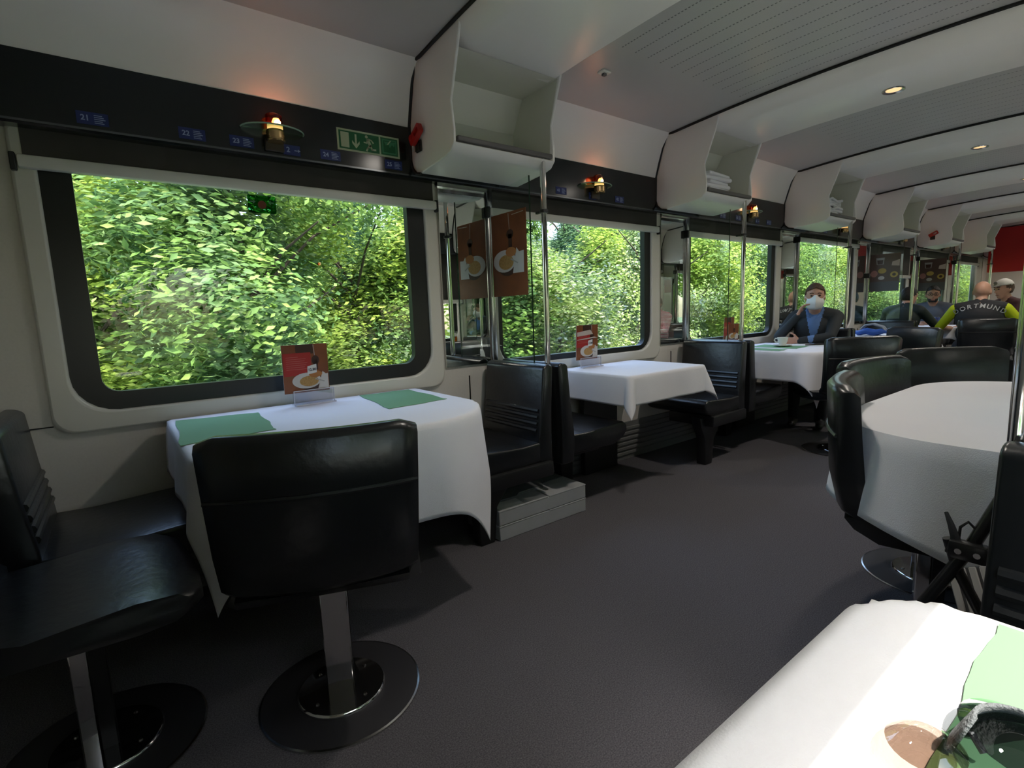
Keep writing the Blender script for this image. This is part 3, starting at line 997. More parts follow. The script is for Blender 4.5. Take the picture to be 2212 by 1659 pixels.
ZC = ZT + 0.0068     # upper face of the cloth
def placemat(label, quad, seed, wavy=0.004):
    """paper sheet with deckled edges over four corners"""
    rnd = random.Random(seed)
    bm = B()
    pts = []
    for i in range(4):
        a, b = Vector((*quad[i], 0)), Vector((*quad[(i + 1) % 4], 0))
        d = (b - a); nn = Vector((-d.y, d.x, 0)).normalized()
        for k in range(14):
            t = k / 14
            pts.append(a + d * t + nn * (wavy * math.sin(t * 9 + i) * (0 if k == 0 else 1) + rnd.uniform(-0.0012, 0.0012)))
    cx = sum(p.x for p in pts) / len(pts); cy = sum(p.y for p in pts) / len(pts)
    prism(bm, [(p.x, p.y, ZC) for p in pts], (0, 0, 0.0012))
    o = obj('placemat', bm, 'green_paper', None, False)
    return tag(o, label, 'placemat', 'green paper placemats')
placemat('green paper placemat near the wall seat end of the big window table', [(0.120, 1.80), (0.395, 1.83), (0.420, 2.225), (0.148, 2.29)], 1)
placemat('green paper placemat at the mirror end of the big window table', [(0.825, 1.885), (1.105, 1.915), (1.12, 2.315), (0.875, 2.325)], 2)
placemat('bright green paper placemat in the sun under the grey sunglasses', [(0.40, -0.20), (0.74, -0.20), (0.738, 0.098), (0.585, 0.098), (0.40, 0.085)][0:2] + [(0.738, 0.098), (0.40, 0.092)], 3, 0.003)
placemat('green paper placemat under the coffee cup', [(4.18, 1.83), (4.48, 1.86), (4.50, 2.24), (4.22, 2.22)], 4)
placemat('green paper placemat at the near rim of the coffee cup table', [(3.93, 1.84), (4.10, 1.86), (4.12, 2.20), (3.95, 2.20)], 5)

# ------------------------------------------------------------------ printed cards and posters
def art_layer(parent, name, m, pts, k, M):
    bm = B()
    flat(bm, pts, 0.0004 * k, 0.0004 * (k + 1))
    bmesh.ops.transform(bm, matrix=M, verts=list(bm.verts))
    return obj(name, bm, m, parent, False)
def txt(parent, s, size, x, y, k, M, m='print_white', bold=0.0, name='lettering', rot=0.0, spacing=1.0):
    me = text_mesh(s, size, 0.0003, spacing, bold)
    me.transform(M @ Matrix.Translation((x, y, 0.0004 * k)) @ Matrix.Rotation(rot, 4, 'Z'))
    return mobj(name, me, m, parent, False)

def food_print(root, w, h, M, red, price, back_m='poster_wood'):
    """picture of a pasta plate on a wooden board; x right, y up from the lower left corner"""
    X = lambda v: -w / 2 + v * w
    Y = lambda v: v * h
    art_layer(root, 'wood_print', back_m, [(X(0), Y(0)), (X(1), Y(0)), (X(1), Y(1)), (X(0), Y(1))], 1, M)
    art_layer(root, 'shade_print', 'poster_dark', [(X(0.30), Y(0.80)), (X(0.68), Y(0.80)), (X(0.68), Y(1)), (X(0.30), Y(1))] if red else [(X(0.03), Y(0.72)), (X(0.40), Y(0.72)), (X(0.36), Y(0.97)), (X(0.06), Y(0.97))], 2, M) if red else None
    if red:
        art_layer(root, 'red_field', 'poster_red', [(X(0.02), Y(0.36)), (X(0.62), Y(0.36)), (X(0.62), Y(0.83)), (X(0.02), Y(0.83))], 3, M)
        for i in range(7):
            art_layer(root, 'text_line', 'red_print', [(X(0.08), Y(0.74 - 0.042 * i)), (X(0.08 + (0.26 if i == 0 else 0.46 - 0.03 * (i % 3))), Y(0.74 - 0.042 * i)),
                      (X(0.08 + (0.26 if i == 0 else 0.46 - 0.03 * (i % 3))), Y(0.75 - 0.042 * i)), (X(0.08), Y(0.75 - 0.042 * i))], 4, M)
    q = h / w
    sx = 0.30 if red else 0.34
    # wine glass
    gx, gy = (0.72, 0.66) if red else (0.55, 0.74)
    gw, gh = (0.085, 0.10) if red else (0.10, 0.055)
    art_layer(root, 'wine_print', 'poster_dark', ell(X(gx), Y(gy), gw * w, gh * h, 20), 4, M)
    art_layer(root, 'glass_print', 'glass_glint', [(X(gx - 0.02), Y(gy + gh)), (X(gx - 0.005), Y(gy + gh)), (X(gx - 0.02), Y(0.985)), (X(gx - 0.04), Y(0.985))], 5, M)
    art_layer(root, 'stem_print', 'poster_dark', [(X(gx - 0.05), Y(gy - gh - 0.1)), (X(gx + 0.05), Y(gy - gh - 0.1)), (X(gx + 0.05), Y(gy)), (X(gx - 0.05), Y(gy))], 4, M)
    cx, cy = (0.50, 0.245) if red else (0.37, 0.425)
    rx, ry = (0.32, 0.165) if red else (0.33, 0.135)
    art_layer(root, 'shadow_print', 'poster_dark', ell(X(cx + 0.08), Y(cy - 0.06), rx * 0.8 * w, ry * 0.9 * h), 5, M)
    art_layer(root, 'plate_print', 'plate_print_white', ell(X(cx), Y(cy), rx * w, ry * h), 6, M)
    art_layer(root, 'pasta_print', 'pasta', ell(X(cx + 0.05), Y(cy - 0.015), rx * 0.66 * w, ry * 0.66 * h), 7, M)
    art_layer(root, 'bread_print', 'bread', ell(X(cx + 0.20), Y(cy + ry * 0.75), 0.15 * w, ry * 0.42 * h), 8, M)
    art_layer(root, 'napkin_print', 'plate_print_white', [(X(cx + 0.24), Y(cy - ry * 1.15)), (X(0.98 if red else 0.92), Y(cy - ry * 1.15)), (X(0.98 if red else 0.93), Y(cy + ry * 0.72)), (X(cx + 0.43), Y(cy + ry * 0.68)), (X(cx + 0.36), Y(cy + ry * 1.05))], 7, M)
    art_layer(root, 'fork_print', 'fork_print', [(X(cx + 0.18), Y(cy + ry * 0.1)), (X(cx + 0.20), Y(cy + ry * 0.2)), (X(cx + 0.40), Y(cy - ry * 0.25)), (X(cx + 0.38), Y(cy - ry * 0.35))], 9, M)
    if price:
        art_layer(root, 'price_tag', 'paper_white', [(X(0.52), Y(0.37)), (X(0.73), Y(0.40)), (X(0.73), Y(0.58)), (X(0.53), Y(0.54))], 9, M)
        txt(root, price, 0.0165 * w / 0.2, X(0.630), Y(0.465), 11, M, 'print_dark', 0.0004, 'price_lettering', 0.06)
mat('red_print', (0.50, 0.12, 0.11), 0.5)
mat('glass_glint', (0.42, 0.33, 0.30), 0.3)
mat('plate_print_white', (0.60, 0.57, 0.55), 0.35)
mat('fork_print', (0.38, 0.36, 0.35), 0.3)

def menu(label, x, y, z0, w, h, tilt, red=True, price='12.80', strips=False):
    M = WALL_M(x, y, z0) @ Matrix.Rotation(math.radians(-tilt), 4, 'X')
    root = thing('menu_card', label, 'menu')
    bm = B()
    flat(bm, [(-w / 2, 0), (w / 2, 0), (w / 2, h), (-w / 2, h)], -0.0016, 0.0004)
    bmesh.ops.transform(bm, matrix=M, verts=list(bm.verts))
    obj('card', bm, 'paper_white', root, False)
    food_print(root, w, h, M, red, price)
    if strips:
        for a, (u0, v0, u1, v1) in enumerate(((0.02, 0.68, 0.75, 0.86), (0.02, 0.57, 0.97, 0.65))):
            art_layer(root, 'folded_strip', 'strip_beige', [(-w / 2 + u0 * w, v0 * h), (-w / 2 + u1 * w, (v0 + 0.05) * h), (-w / 2 + u1 * w * 0.82, v1 * h), (-w / 2 + u0 * w, (v1 - 0.06) * h)], 12 + a, M)
    return root
mat('strip_beige', (0.55, 0.46, 0.40), 0.6)
def holder(label, x, y, w=0.17):
    root = thing('menu_holder', label, 'card holder', (x, y, ZC), 0, 'clear menu holders')
    bm = B(); box(bm, (-w / 2, -0.030, 0.0), (w / 2, 0.030, 0.004), 0.001, 1); obj('foot', bm, 'clear_acrylic', root)
    bm = B(); box(bm, (-w / 2, -0.010, 0.004), (w / 2, -0.006, 0.062), 0.001, 1); obj('front_plate', bm, 'clear_acrylic', root)
    bm = B(); box(bm, (-w / 2, 0.008, 0.004), (w / 2, 0.012, 0.062), 0.001, 1); obj('back_plate', bm, 'clear_acrylic', root)
    for q in (-0.0095, -0.0065):
        bm = B(); box(bm, (-w / 2, q - 0.0006, 0.0605), (w / 2, q + 0.0006, 0.0630)); obj('edge', bm, 'acrylic_edge', root)
    for q in (-w / 2, w / 2):
        bm = B(); box(bm, (q - 0.0012, -0.030, 0.0), (q + 0.0012, -0.006, 0.0052)); box(bm, (q - 0.001, -0.0105, 0.004), (q + 0.001, -0.0055, 0.062)); obj('edge', bm, 'acrylic_edge', root)
    bm = B(); box(bm, (-w / 2, -0.0312, 0.0), (w / 2, -0.0295, 0.0048)); obj('edge', bm, 'acrylic_edge', root)
    return root
mat('acrylic_edge', (0.62, 0.61, 0.66), 0.25)
h1 = holder('clear acrylic menu holder on the big window table', 0.655, 2.275); h1.rotation_euler[2] = 0.06
menu('menu card with red field and price tag on the big window table', 0.632, 2.2795, ZC + 0.052, 0.188, 0.205, -2)
holder('clear acrylic menu holder on the small square table', 2.36, 2.275, 0.18)
menu('menu card crossed by two pale strips on the small square table', 2.335, 2.279, ZC + 0.050, 0.19, 0.215, -2, True, '12.80', True)
holder('clear acrylic menu holder on the coffee cup table', 4.055, 2.275, 0.15)
menu('menu card in the holder on the coffee cup table', 4.045, 2.2765, ZC + 0.030, 0.16, 0.17, -2, False, None)
menu('taller red menu card on the coffee cup table', 3.985, 2.285, ZC + 0.020, 0.15, 0.235, -2)

def poster(label, x, yc, z0, w, h):
    M = Matrix(((0, 0, -1, x), (-1, 0, 0, yc), (0, 1, 0, z0), (0, 0, 0, 1)))
    root = thing('hanging_poster', label, 'poster')
    bm = B(); flat(bm, [(-w / 2, 0), (w / 2, 0), (w / 2, h), (-w / 2, h)], -0.0016, 0.0004)
    bmesh.ops.transform(bm, matrix=M, verts=list(bm.verts))
    obj('sheet', bm, 'poster_wood', root, False)
    food_print(root, w, h, M, False, None)
    art_layer(root, 'title_line', 'plate_print_white', [(0.12 * w, h * 0.955), (0.44 * w, h * 0.965), (0.44 * w, h * 0.972), (0.12 * w, h * 0.962)], 6, M)
    return root
poster('brown poster of a pasta plate on the glass screen nearest the placemat table', 1.6935, 2.2075, 1.165, 0.297, 0.43)
# far poster of bread, cheese and a glass
def snack_poster(label, x, yc, z0, w, h):
    M = Matrix(((0, 0, -1, x), (-1, 0, 0, yc), (0, 1, 0, z0), (0, 0, 0, 1)))
    root = thing('hanging_poster', label, 'poster')
    bm = B(); flat(bm, [(-w / 2, 0), (w / 2, 0), (w / 2, h), (-w / 2, h)], -0.0016, 0.0004)
    bmesh.ops.transform(bm, matrix=M, verts=list(bm.verts))
    obj('sheet', bm, 'snack_brown', root, False)
    X = lambda v: -w / 2 + v * w
    Y = lambda v: v * h
    art_layer(root, 'glass_print', 'fork_print', [(X(0.22), Y(0.72)), (X(0.45), Y(0.72)), (X(0.48), Y(0.90)), (X(0.19), Y(0.90))], 1, M)
    art_layer(root, 'wine_print', 'poster_dark', [(X(0.25), Y(0.73)), (X(0.42), Y(0.73)), (X(0.44), Y(0.84)), (X(0.23), Y(0.84))], 2, M)
    art_layer(root, 'bread_print', 'strip_beige', [(X(0.72), Y(0.68)), (X(0.98), Y(0.66)), (X(0.98), Y(0.83)), (X(0.74), Y(0.78))], 1, M)
    art_layer(root, 'cheese_print', 'cheese', ell(X(0.42), Y(0.55), 0.14 * w, 0.07 * h), 1, M)
    art_layer(root, 'ham_print', 'ham', ell(X(0.15), Y(0.48), 0.12 * w, 0.09 * h), 1, M)
    art_layer(root, 'bowl_print', 'plate_print_white', ell(X(0.40), Y(0.36), 0.11 * w, 0.05 * h), 1, M)
    art_layer(root, 'pretzel_print', 'cheese', ell(X(0.82), Y(0.44), 0.13 * w, 0.08 * h), 1, M)
    art_layer(root, 'grape_print', 'poster_dark', ell(X(0.82), Y(0.44), 0.06 * w, 0.04 * h), 2, M)
    art_layer(root, 'table_print', 'snack_grey', [(X(0), Y(0)), (X(1), Y(0)), (X(1), Y(0.26)), (X(0), Y(0.26))], 1, M)
mat('snack_brown', (0.105, 0.062, 0.050), 0.35)
mat('snack_grey', (0.10, 0.10, 0.105), 0.4)
mat('cheese', (0.50, 0.36, 0.09), 0.4)
mat('ham', (0.42, 0.20, 0.17), 0.4)
snack_poster('dark poster of cheese, bread and a wine glass behind the diners', 7.2135, 2.2075, 1.165, 0.297, 0.43)
snack_poster('dark poster of bread and cheese beside the man in the white cap', 9.0535, 2.2075, 1.165, 0.297, 0.43)

# ------------------------------------------------------------------ signs, seat numbers and lamps on the black band
YB = 2.2845
def exit_sign():
    M = WALL_M(0.992, YB, 1.842)
    root = thing('exit_sign', 'green emergency exit sign with running man on the black band', 'sign')
    w, h = 0.288, 0.090
    art_layer(root, 'board', 'sign_glow', [(-w / 2, -h / 2), (w / 2, -h / 2), (w / 2, h / 2), (-w / 2, h / 2)], 2, M)
    art_layer(root, 'green_field', 'sign_green', [(-0.136, -0.037), (0.046, -0.037), (0.046, 0.037), (-0.136, 0.037)], 4, M)
    art_layer(root, 'green_field', 'sign_green', [(0.054, -0.037), (0.136, -0.037), (0.136, 0.037), (0.054, 0.037)], 4, M)
    art_layer(root, 'door_symbol', 'sign_glow', [(-0.128, -0.031), (-0.092, -0.031), (-0.092, 0.031), (-0.128, 0.031)], 6, M)
    art_layer(root, 'arrow_symbol', 'sign_glow', [(-0.0655, 0.029), (-0.0575, 0.029), (-0.0575, -0.012), (-0.045, 0.002), (-0.045, -0.010), (-0.0615, -0.030), (-0.078, -0.010), (-0.078, 0.002), (-0.0655, -0.012)], 6, M)
    bm = B()
    def limb(a, b, r):
        a, b = Vector((*a, 0)), Vector((*b, 0)); d = (b - a).normalized(); n_ = Vector((-d.y, d.x, 0)) * r
        e = d * r * 0.6
        flat(bm, [(p.x, p.y) for p in (a - e + n_, a - e - n_, b + e - n_, b + e + n_)], 0.0004 * 6, 0.0004 * 7)
    flat(bm, ell(-0.012, 0.026, 0.0065, 0.0065, 14), 0.0004 * 6, 0.0004 * 7)
    limb((-0.006, 0.014), (0.004, -0.010), 0.0065)
    limb((-0.008, 0.013), (-0.012, 0.000), 0.003); limb((-0.012, 0.000), (-0.024, 0.002), 0.003)
    limb((-0.004, 0.017), (0.010, 0.014), 0.003); limb((0.010, 0.014), (0.018, 0.004), 0.003)
    limb((0.004, -0.010), (-0.008, -0.020), 0.0042); limb((-0.008, -0.020), (-0.014, -0.032), 0.0038)
    limb((0.004, -0.010), (0.012, -0.025), 0.0042); limb((0.012, -0.025), (0.028, -0.024), 0.0038)
    bmesh.ops.transform(bm, matrix=M, verts=list(bm.verts))
    obj('running_figure', bm, 'sign_glow', root, False)
    bm = B()
    ring_o = [(0.060, -0.031), (0.130, -0.031), (0.130, 0.031), (0.060, 0.031)]
    art_layer(root, 'window_symbol', 'sign_green_pale', ring_o, 6, M)
    art_layer(root, 'window_symbol', 'sign_green', [(0.066, -0.025), (0.124, -0.025), (0.124, 0.025), (0.066, 0.025)], 7, M)
    art_layer(root, 'crack_symbol', 'sign_green_pale', [(0.070, 0.020), (0.124, 0.022), (0.118, 0.002), (0.108, 0.010), (0.096, -0.004), (0.092, 0.010), (0.078, 0.004)], 8, M)
    art_layer(root, 'hammer_symbol', 'sign_glow', [(0.084, 0.010), (0.088, 0.007), (0.104, 0.026), (0.100, 0.028)], 9, M)
    bm.free()
exit_sign()
def seat_plate(x, z, num, arrow=False, lab=None, w=0.085, h=0.040, group=None):
    M = WALL_M(x, YB, z)
    root = thing('seat_number_plate', lab, 'number plate', group=group)
    art_layer(root, 'plate', 'plate_blue', [(-w / 2, -h / 2), (w / 2, -h / 2), (w / 2, h / 2), (-w / 2, h / 2)], 2, M)
    txt(root, num, 0.024 if not arrow else 0.028, -0.020 if not arrow else -0.014, 0, 4, M, 'plate_print', 0.0006, 'number_lettering')
    if arrow:
        art_layer(root, 'arrow_symbol', 'plate_print', [(0.010, -0.0015), (0.024, -0.0015), (0.024, -0.006), (0.034, 0), (0.024, 0.006), (0.024, 0.0015), (0.010, 0.0015)], 4, M)
    else:
        for i in range(5):
            art_layer(root, 'text_line', 'plate_print', [(0.004, 0.010 - 0.006 * i), (0.026 + 0.004 * (i % 3), 0.010 - 0.006 * i), (0.026 + 0.004 * (i % 3), 0.0125 - 0.006 * i), (0.004, 0.0125 - 0.006 * i)], 4, M)
WORDS = {'21': 'twenty-one', '22': 'twenty-two', '23': 'twenty-three', '24': 'twenty-four', '25': 'twenty-five', '41': 'forty-one', '42': 'forty-two', '61': 'sixty-one', '62': 'sixty-two', '63': 'sixty-three', '71': 'seventy-one', '2': 'two', '4': 'four', '6': 'six'}
for x, n_ in ((0.024, '21'), (0.309, '22'), (0.474, '23'), (0.815, '24'), (1.103, '25'), (2.15, '41'), (2.659, '42'), (3.87, '61'), (4.10, '62'), (4.60, '63'), (5.75, '71')):
    seat_plate(x, 1.767, n_, False, 'small blue seat number plate reading %s on the black band' % WORDS[n_])
for x, n_ in ((0.657, '2'), (2.412, '4'), (4.40, '6')):
    seat_plate(x, 1.763, n_, True, 'small blue table number plate reading %s with an arrow' % WORDS[n_], 0.066)

def make_lamp():
    root = thing('wall_lamp', 'small brass wall lamp with glass half disc glowing on the black band', 'lamp', (0.590, 2.285, 1.80), 0, 'glowing wall lamps along the band')
    bm = B()
    # half disc of greenish glass
    pts = [(0.098 * math.cos(a), -0.075 * math.sin(a) - 0.002) for a in [math.pi * i / 20 for i in range(21)]]
    prism(bm, [(p[0], p[1], 0.018) for p in pts], (0, 0, 0.006))
    obj('glass_disc', bm, 'lamp_glass', root, False)
    bm = B()
    tube(bm, [(p[0] * 1.005, p[1] * 1.005, 0.021) for p in pts], 0.0025, 6)
    obj('disc_rim', bm, 'lamp_rim', root)
    bm = B()
    lathe(bm, [(0.0, -0.022), (0.028, -0.022), (0.030, -0.018), (0.028, -0.012), (0.030, -0.006), (0.028, 0.0), (0.030, 0.006), (0.027, 0.014), (0.0, 0.016)], (0, -0.034, 0), 24)
    obj('holder', bm, 'brass', root)
    bm = B(); lathe(bm, [(0, 0.016), (0.024, 0.016), (0.024, 0.030), (0, 0.032)], (0, -0.034, 0), 20); obj('glow_ring', bm, 'lamp_amber', root)
    bm = B(); lathe(bm, [(0, 0.030), (0.013, 0.031), (0.014, 0.040), (0.009, 0.050), (0, 0.053)], (0.004, -0.040, 0), 16); obj('bulb', bm, 'bulb', root)
    bm = B(); lathe(bm, [(0.022, 0.030), (0.026, 0.040), (0.026, 0.062), (0.020, 0.068), (0, 0.070)], (0, -0.026, 0), 20); obj('red_cap', bm, 'lamp_cap', root)
    bm = B(); box(bm, (-0.030, -0.012, -0.045), (0.030, 0.0, -0.010), 0.002, 1); obj('bracket', bm, 'lamp_bracket', root)
    root.scale = (1.18, 1.18, 1.18)
    return root
glass('lamp_cap', (0.75, 0.20, 0.10), 1.4)
mat('lamp_rim', (0.35, 0.48, 0.36), 0.2)
mat('lamp_bracket', (0.045, 0.032, 0.024), 0.4)
lamp0 = make_lamp()
LAMP_LABEL = {0: 'small brass wall lamp glowing above the big window by the exit sign', 1: 'small brass wall lamp glowing above the small square table', 2: 'small brass wall lamp glowing above the coffee cup table'}
for n in range(6):
    q = dup(lamp0, off=(n * P, 0, 0)) if n else lamp0
    q['label'] = LAMP_LABEL.get(n, 'small brass wall lamp glowing on the far end of the band')
    ld = bpy.data.lights.new('lamp_light', 'POINT')
    ld.energy = 0.06; ld.color = (1.0, 0.66, 0.36); ld.shadow_soft_size = 0.02
    lo = bpy.data.objects.new('lamp_light', ld); C.objects.link(lo)
    lo.location = (0.594 + n * P, 2.225, 1.862)

# round emergency-window sticker on the big pane
st = thing('window_sticker', 'translucent green sticker with red dot and arrows on the big window', 'sticker')
M = WALL_M(0.553, 2.4105, 1.566)
def pane_art(name, m, pts, k):
    bm = B(); bm.faces.new([bm.verts.new((*p, 0.0004 * k)) for p in pts]); bmesh.ops.transform(bm, matrix=M, verts=list(bm.verts)); obj(name, bm, m, st, False, fix=False)
pane_art('sheet', 'sticker_green', rrect(-0.055, 0.055, -0.038, 0.034, 0.006, 3), 1)
pane_art('red_dot', 'sticker_red', ell(0, -0.004, 0.017, 0.017, 20), 2)
for sx in (1, -1):
    pane_art('arrow_symbol', 'sticker_arrow', [(sx * 0.046, 0.009), (sx * 0.034, 0.009), (sx * 0.034, 0.016), (sx * 0.024, 0.007), (sx * 0.034, -0.002), (sx * 0.034, 0.005), (sx * 0.046, 0.005)], 2)

# ------------------------------------------------------------------ MORE
# ------------------------------------------------------------------ loose things in the bins and on the floor
def brake_handle(label, x, y, z):
    root = thing('emergency_brake', label, 'brake handle', (x, y, z))
    bm = B(); box(bm, (-0.006, -0.015, -0.045), (0.0, 0.035, 0.005), 0.003, 2); box(bm, (-0.012, -0.002, -0.042), (-0.004, 0.034, -0.010), 0.004, 2); obj('mount', bm, 'metal_black', root)
    bm = B()
    rot = Matrix.Rotation(math.radians(-28), 4, 'X')
    outer = rrect(-0.062, 0.040, -0.020, 0.024, 0.008, 3); inner = rrect(-0.048, -0.006, -0.008, 0.012, 0.004, 3)
    k = len(outer)
    V = [[bm.verts.new(rot @ Vector((xx, p[0], p[1] + 0.02))) for p in o] for o, xx in ((outer, -0.030), (inner, -0.030), (inner, -0.010), (outer, -0.010))]
    for i in range(k):
        j = (i + 1) % k
        for a in range(4):
            bm.faces.new((V[a][i], V[a][j], V[(a + 1) % 4][j], V[(a + 1) % 4][i]))
    h = obj('handle', bm, 'red_handle', root)
    bm = B(); cyl(bm, (-0.022, 0.034, 0.012), (-0.022, 0.030, -0.040), 0.0022, n=8); obj('pin', bm, 'chrome', root)
    bm = B(); cyl(bm, (-0.034, 0.034, 0.018), (-0.004, 0.034, 0.018), 0.012, n=14); obj('hub', bm, 'red_handle', root)
brake_handle('red emergency brake handle on the bin nearest the exit sign', 1.199, 2.195, 1.862)
brake_handle('red emergency brake handle on a far bin', 1.199 + 4 * P, 2.10, 1.86)

bm = B()     # loose sheet in the first bin
prism(bm, [(1.25, 1.955, 1.803), (1.64, 1.95, 1.803), (1.66, 2.20, 1.822), (1.26, 2.205, 1.815)], (0, 0, 0.0015))
t_ = obj('placemat_stack', bm, 'green_paper', None, False); tag(t_, 'green paper sheets lying in the bin with the brake handle', 'paper', None)
bm = B()
g0 = [(1.40 + 0.26 * i / 10, 1.955 + 0.10 * j / 4, 1.806 + 0.05 * (i / 10) ** 2 * (0.4 + 0.6 * j / 4)) for j in range(5) for i in range(11)]
vv = [bm.verts.new(p) for p in g0]
for j in range(4):
    for i in range(10):
        bm.faces.new((vv[j * 11 + i], vv[j * 11 + i + 1], vv[j * 11 + i + 12], vv[j * 11 + i + 11]))
o = obj('paper_napkin', bm, 'paper_white', None); tag(o, 'curled white napkin in the bin with the brake handle', 'napkin')
md = o.modifiers.new('t', 'SOLIDIFY'); md.thickness = 0.001
def folded_cloths(label, x, layers, seed, crumple=0.0):
    rnd = random.Random(seed)
    root = thing('folded_cloth_stack', label, 'linen', (x, 2.05, 1.802))
    z = 0
    for i in range(layers):
        h = rnd.uniform(0.020, 0.028)
        bm = B()
        w, d = rnd.uniform(0.13, 0.145), rnd.uniform(0.075, 0.085)
        box(bm, (-w, -d, z), (w, d, z + h), h * 0.42, 3, Matrix.Rotation(rnd.uniform(-0.12, 0.12), 4, 'Z'))
        if crumple:
            bmesh.ops.subdivide_edges(bm, edges=list(bm.edges), cuts=2, use_grid_fill=True)
            for v in bm.verts:
                v.co.z += crumple * (math.sin(v.co.x * 31 + i) * math.cos(v.co.y * 37 + i * 2) * 0.6 + rnd.uniform(-0.15, 0.15)) * (1 if v.co.z > 0.02 else 0)
        obj('cloth_layer', bm, 'cloth', root)
        z += h
folded_cloths('stack of folded white cloths in the bin above the square table', 1.45 + P, 6, 4)
folded_cloths('crumpled white cloths in the bin above the masked man', 1.47 + 2 * P, 7, 6, 0.024)

def flat_box(label, z, lid):
    root = thing('flat_box', label, 'box', (1.632, 2.04, z))
    bm = B(); box(bm, (-0.288, -0.142, 0), (0.288, 0.142, 0.068), 0.003, 1); obj('body', bm, 'box_grey', root)
    bm = B()
    box(bm, (-0.289, -0.143, 0.0665), (0.02, -0.02, 0.0735), 0.002, 1); obj('lid_flap', bm, 'box_grey', root)
    bm = B(); box(bm, (0.028, -0.143, 0.0665), (0.289, -0.02, 0.0735), 0.002, 1); obj('lid_flap', bm, 'box_grey', root)
    bm = B(); box(bm, (-0.289, -0.024, 0.0665), (0.289, 0.143, 0.0745), 0.002, 1); obj('lid_panel', bm, 'box_grey', root)
    if lid:
        bm = B()
        pts = [(-0.27, -0.03), (-0.10, -0.035), (-0.06, -0.005), (0.06, -0.004), (0.085, -0.03), (0.12, 0.02), (0.28, 0.03), (0.28, 0.138), (-0.28, 0.138)]
        flat(bm, pts, 0.0745, 0.0785); obj('torn_lid', bm, 'box_dark', root, False)
        bm = B(); flat(bm, [(-0.275, -0.135), (-0.13, -0.13), (-0.12, -0.05), (-0.27, -0.045)], 0.0735, 0.0745); obj('label_sheet', bm, 'paper_white', root, False)
mat('notebook', (0.30, 0.20, 0.10), 0.6)
mat('box_dark', (0.155, 0.162, 0.165), 0.7)
flat_box('lower of two flat grey boxes on the floor by the placemat table', 0.0, False)
flat_box('upper of two flat grey boxes, with torn lid and paper label', 0.0755, True)

# coffee cup, saucer, papers and pen on the third table
cp = thing('coffee_cup', 'white coffee cup on a saucer in front of the masked man', 'cup', (4.36, 2.02, ZC + 0.0135))
bm = B(); lathe(bm, [(0, 0), (0.024, 0), (0.026, 0.004), (0.036, 0.03), (0.042, 0.062), (0.0395, 0.062), (0.034, 0.03), (0.024, 0.006), (0, 0.006)], (0, 0, 0), 28); obj('bowl', bm, 'porcelain', cp)
bm = B(); tube(bm, [(0.036, 0, 0.052), (0.055, 0, 0.052), (0.062, 0, 0.038), (0.052, 0, 0.022), (0.033, 0, 0.02)], 0.0045, 8); obj('handle', bm, 'porcelain', cp)
cp.rotation_euler[2] = 1.9
bm = B(); lathe(bm, [(0, 0.0), (0.04, 0), (0.072, 0.010), (0.072, 0.013), (0.03, 0.006), (0.028, 0.0125), (0, 0.0125)], (4.36, 2.02, ZC + 0.001), 32); tag(obj('saucer', bm, 'porcelain', None), 'white saucer under the coffee cup', 'saucer')
def sheet(label, x, y, w, d, z, rz, m, name='paper_sheet', cat='paper', h=0.0015):
    bm = B(); box(bm, (-w / 2, -d / 2, 0), (w / 2, d / 2, h)); o = obj(name, bm, m, None, False); o.location = (x, y, z); o.rotation_euler = (0, 0, rz); tag(o, label, cat)
sheet('white printed papers beside the coffee cup', 4.58, 1.88, 0.21, 0.29, ZC, 0.3, 'paper_white')
bm = B(); cyl(bm, (4.50, 1.90, ZC + 0.0068), (4.64, 1.80, ZC + 0.0068), 0.005, n=10); tag(obj('ballpoint_pen', bm, 'metal_black', None), 'dark pen lying on the white papers', 'pen')
sheet('brown notebook at the edge of the coffee cup table', 4.62, 1.645, 0.15, 0.15, ZC, 0.1, 'notebook', 'notebook', 'notebook', 0.012)
# blue bag on the fourth table, can and glass on the fifth
bag = thing('shopping_bag', 'blue bag with looped grey handles lying on a far table', 'bag', (6.03, 1.93, ZC))
bm = B()
t = bmesh.new(); bmesh.ops.create_icosphere(t, subdivisions=3, radius=1.0)
for v in t.verts:
    v.co = Vector((v.co.x * 0.07, v.co.y * 0.16, max(0.0, 0.034 + v.co.z * 0.034 + 0.010 * math.sin(v.co.y * 7))))
join(bm, t); obj('sack', bm, 'bag_blue', bag)
for q in (-0.02, 0.03):
    bm = B(); tube(bm, [(q, -0.13, 0.045), (q, -0.10, 0.085), (q, -0.02, 0.112), (q, 0.05, 0.10), (q, 0.085, 0.065), (q, 0.06, 0.05)], 0.010, 8); obj('handle', bm, 'bag_grey', bag)
can = thing('drink_can', 'dark blue drink can on the table of the man in glasses', 'can', (7.95, 1.86, ZC))
bm = B(); lathe(bm, [(0, 0), (0.024, 0), (0.033, 0.010), (0.033, 0.10), (0.026, 0.115), (0, 0.115)], (0, 0, 0), 24); obj('body', bm, 'can_blue', can)
bm = B(); lathe(bm, [(0, 0.115), (0.027, 0.115), (0.027, 0.118), (0, 0.117)], (0, 0, 0), 24); obj('lid', bm, 'chrome_soft', can)
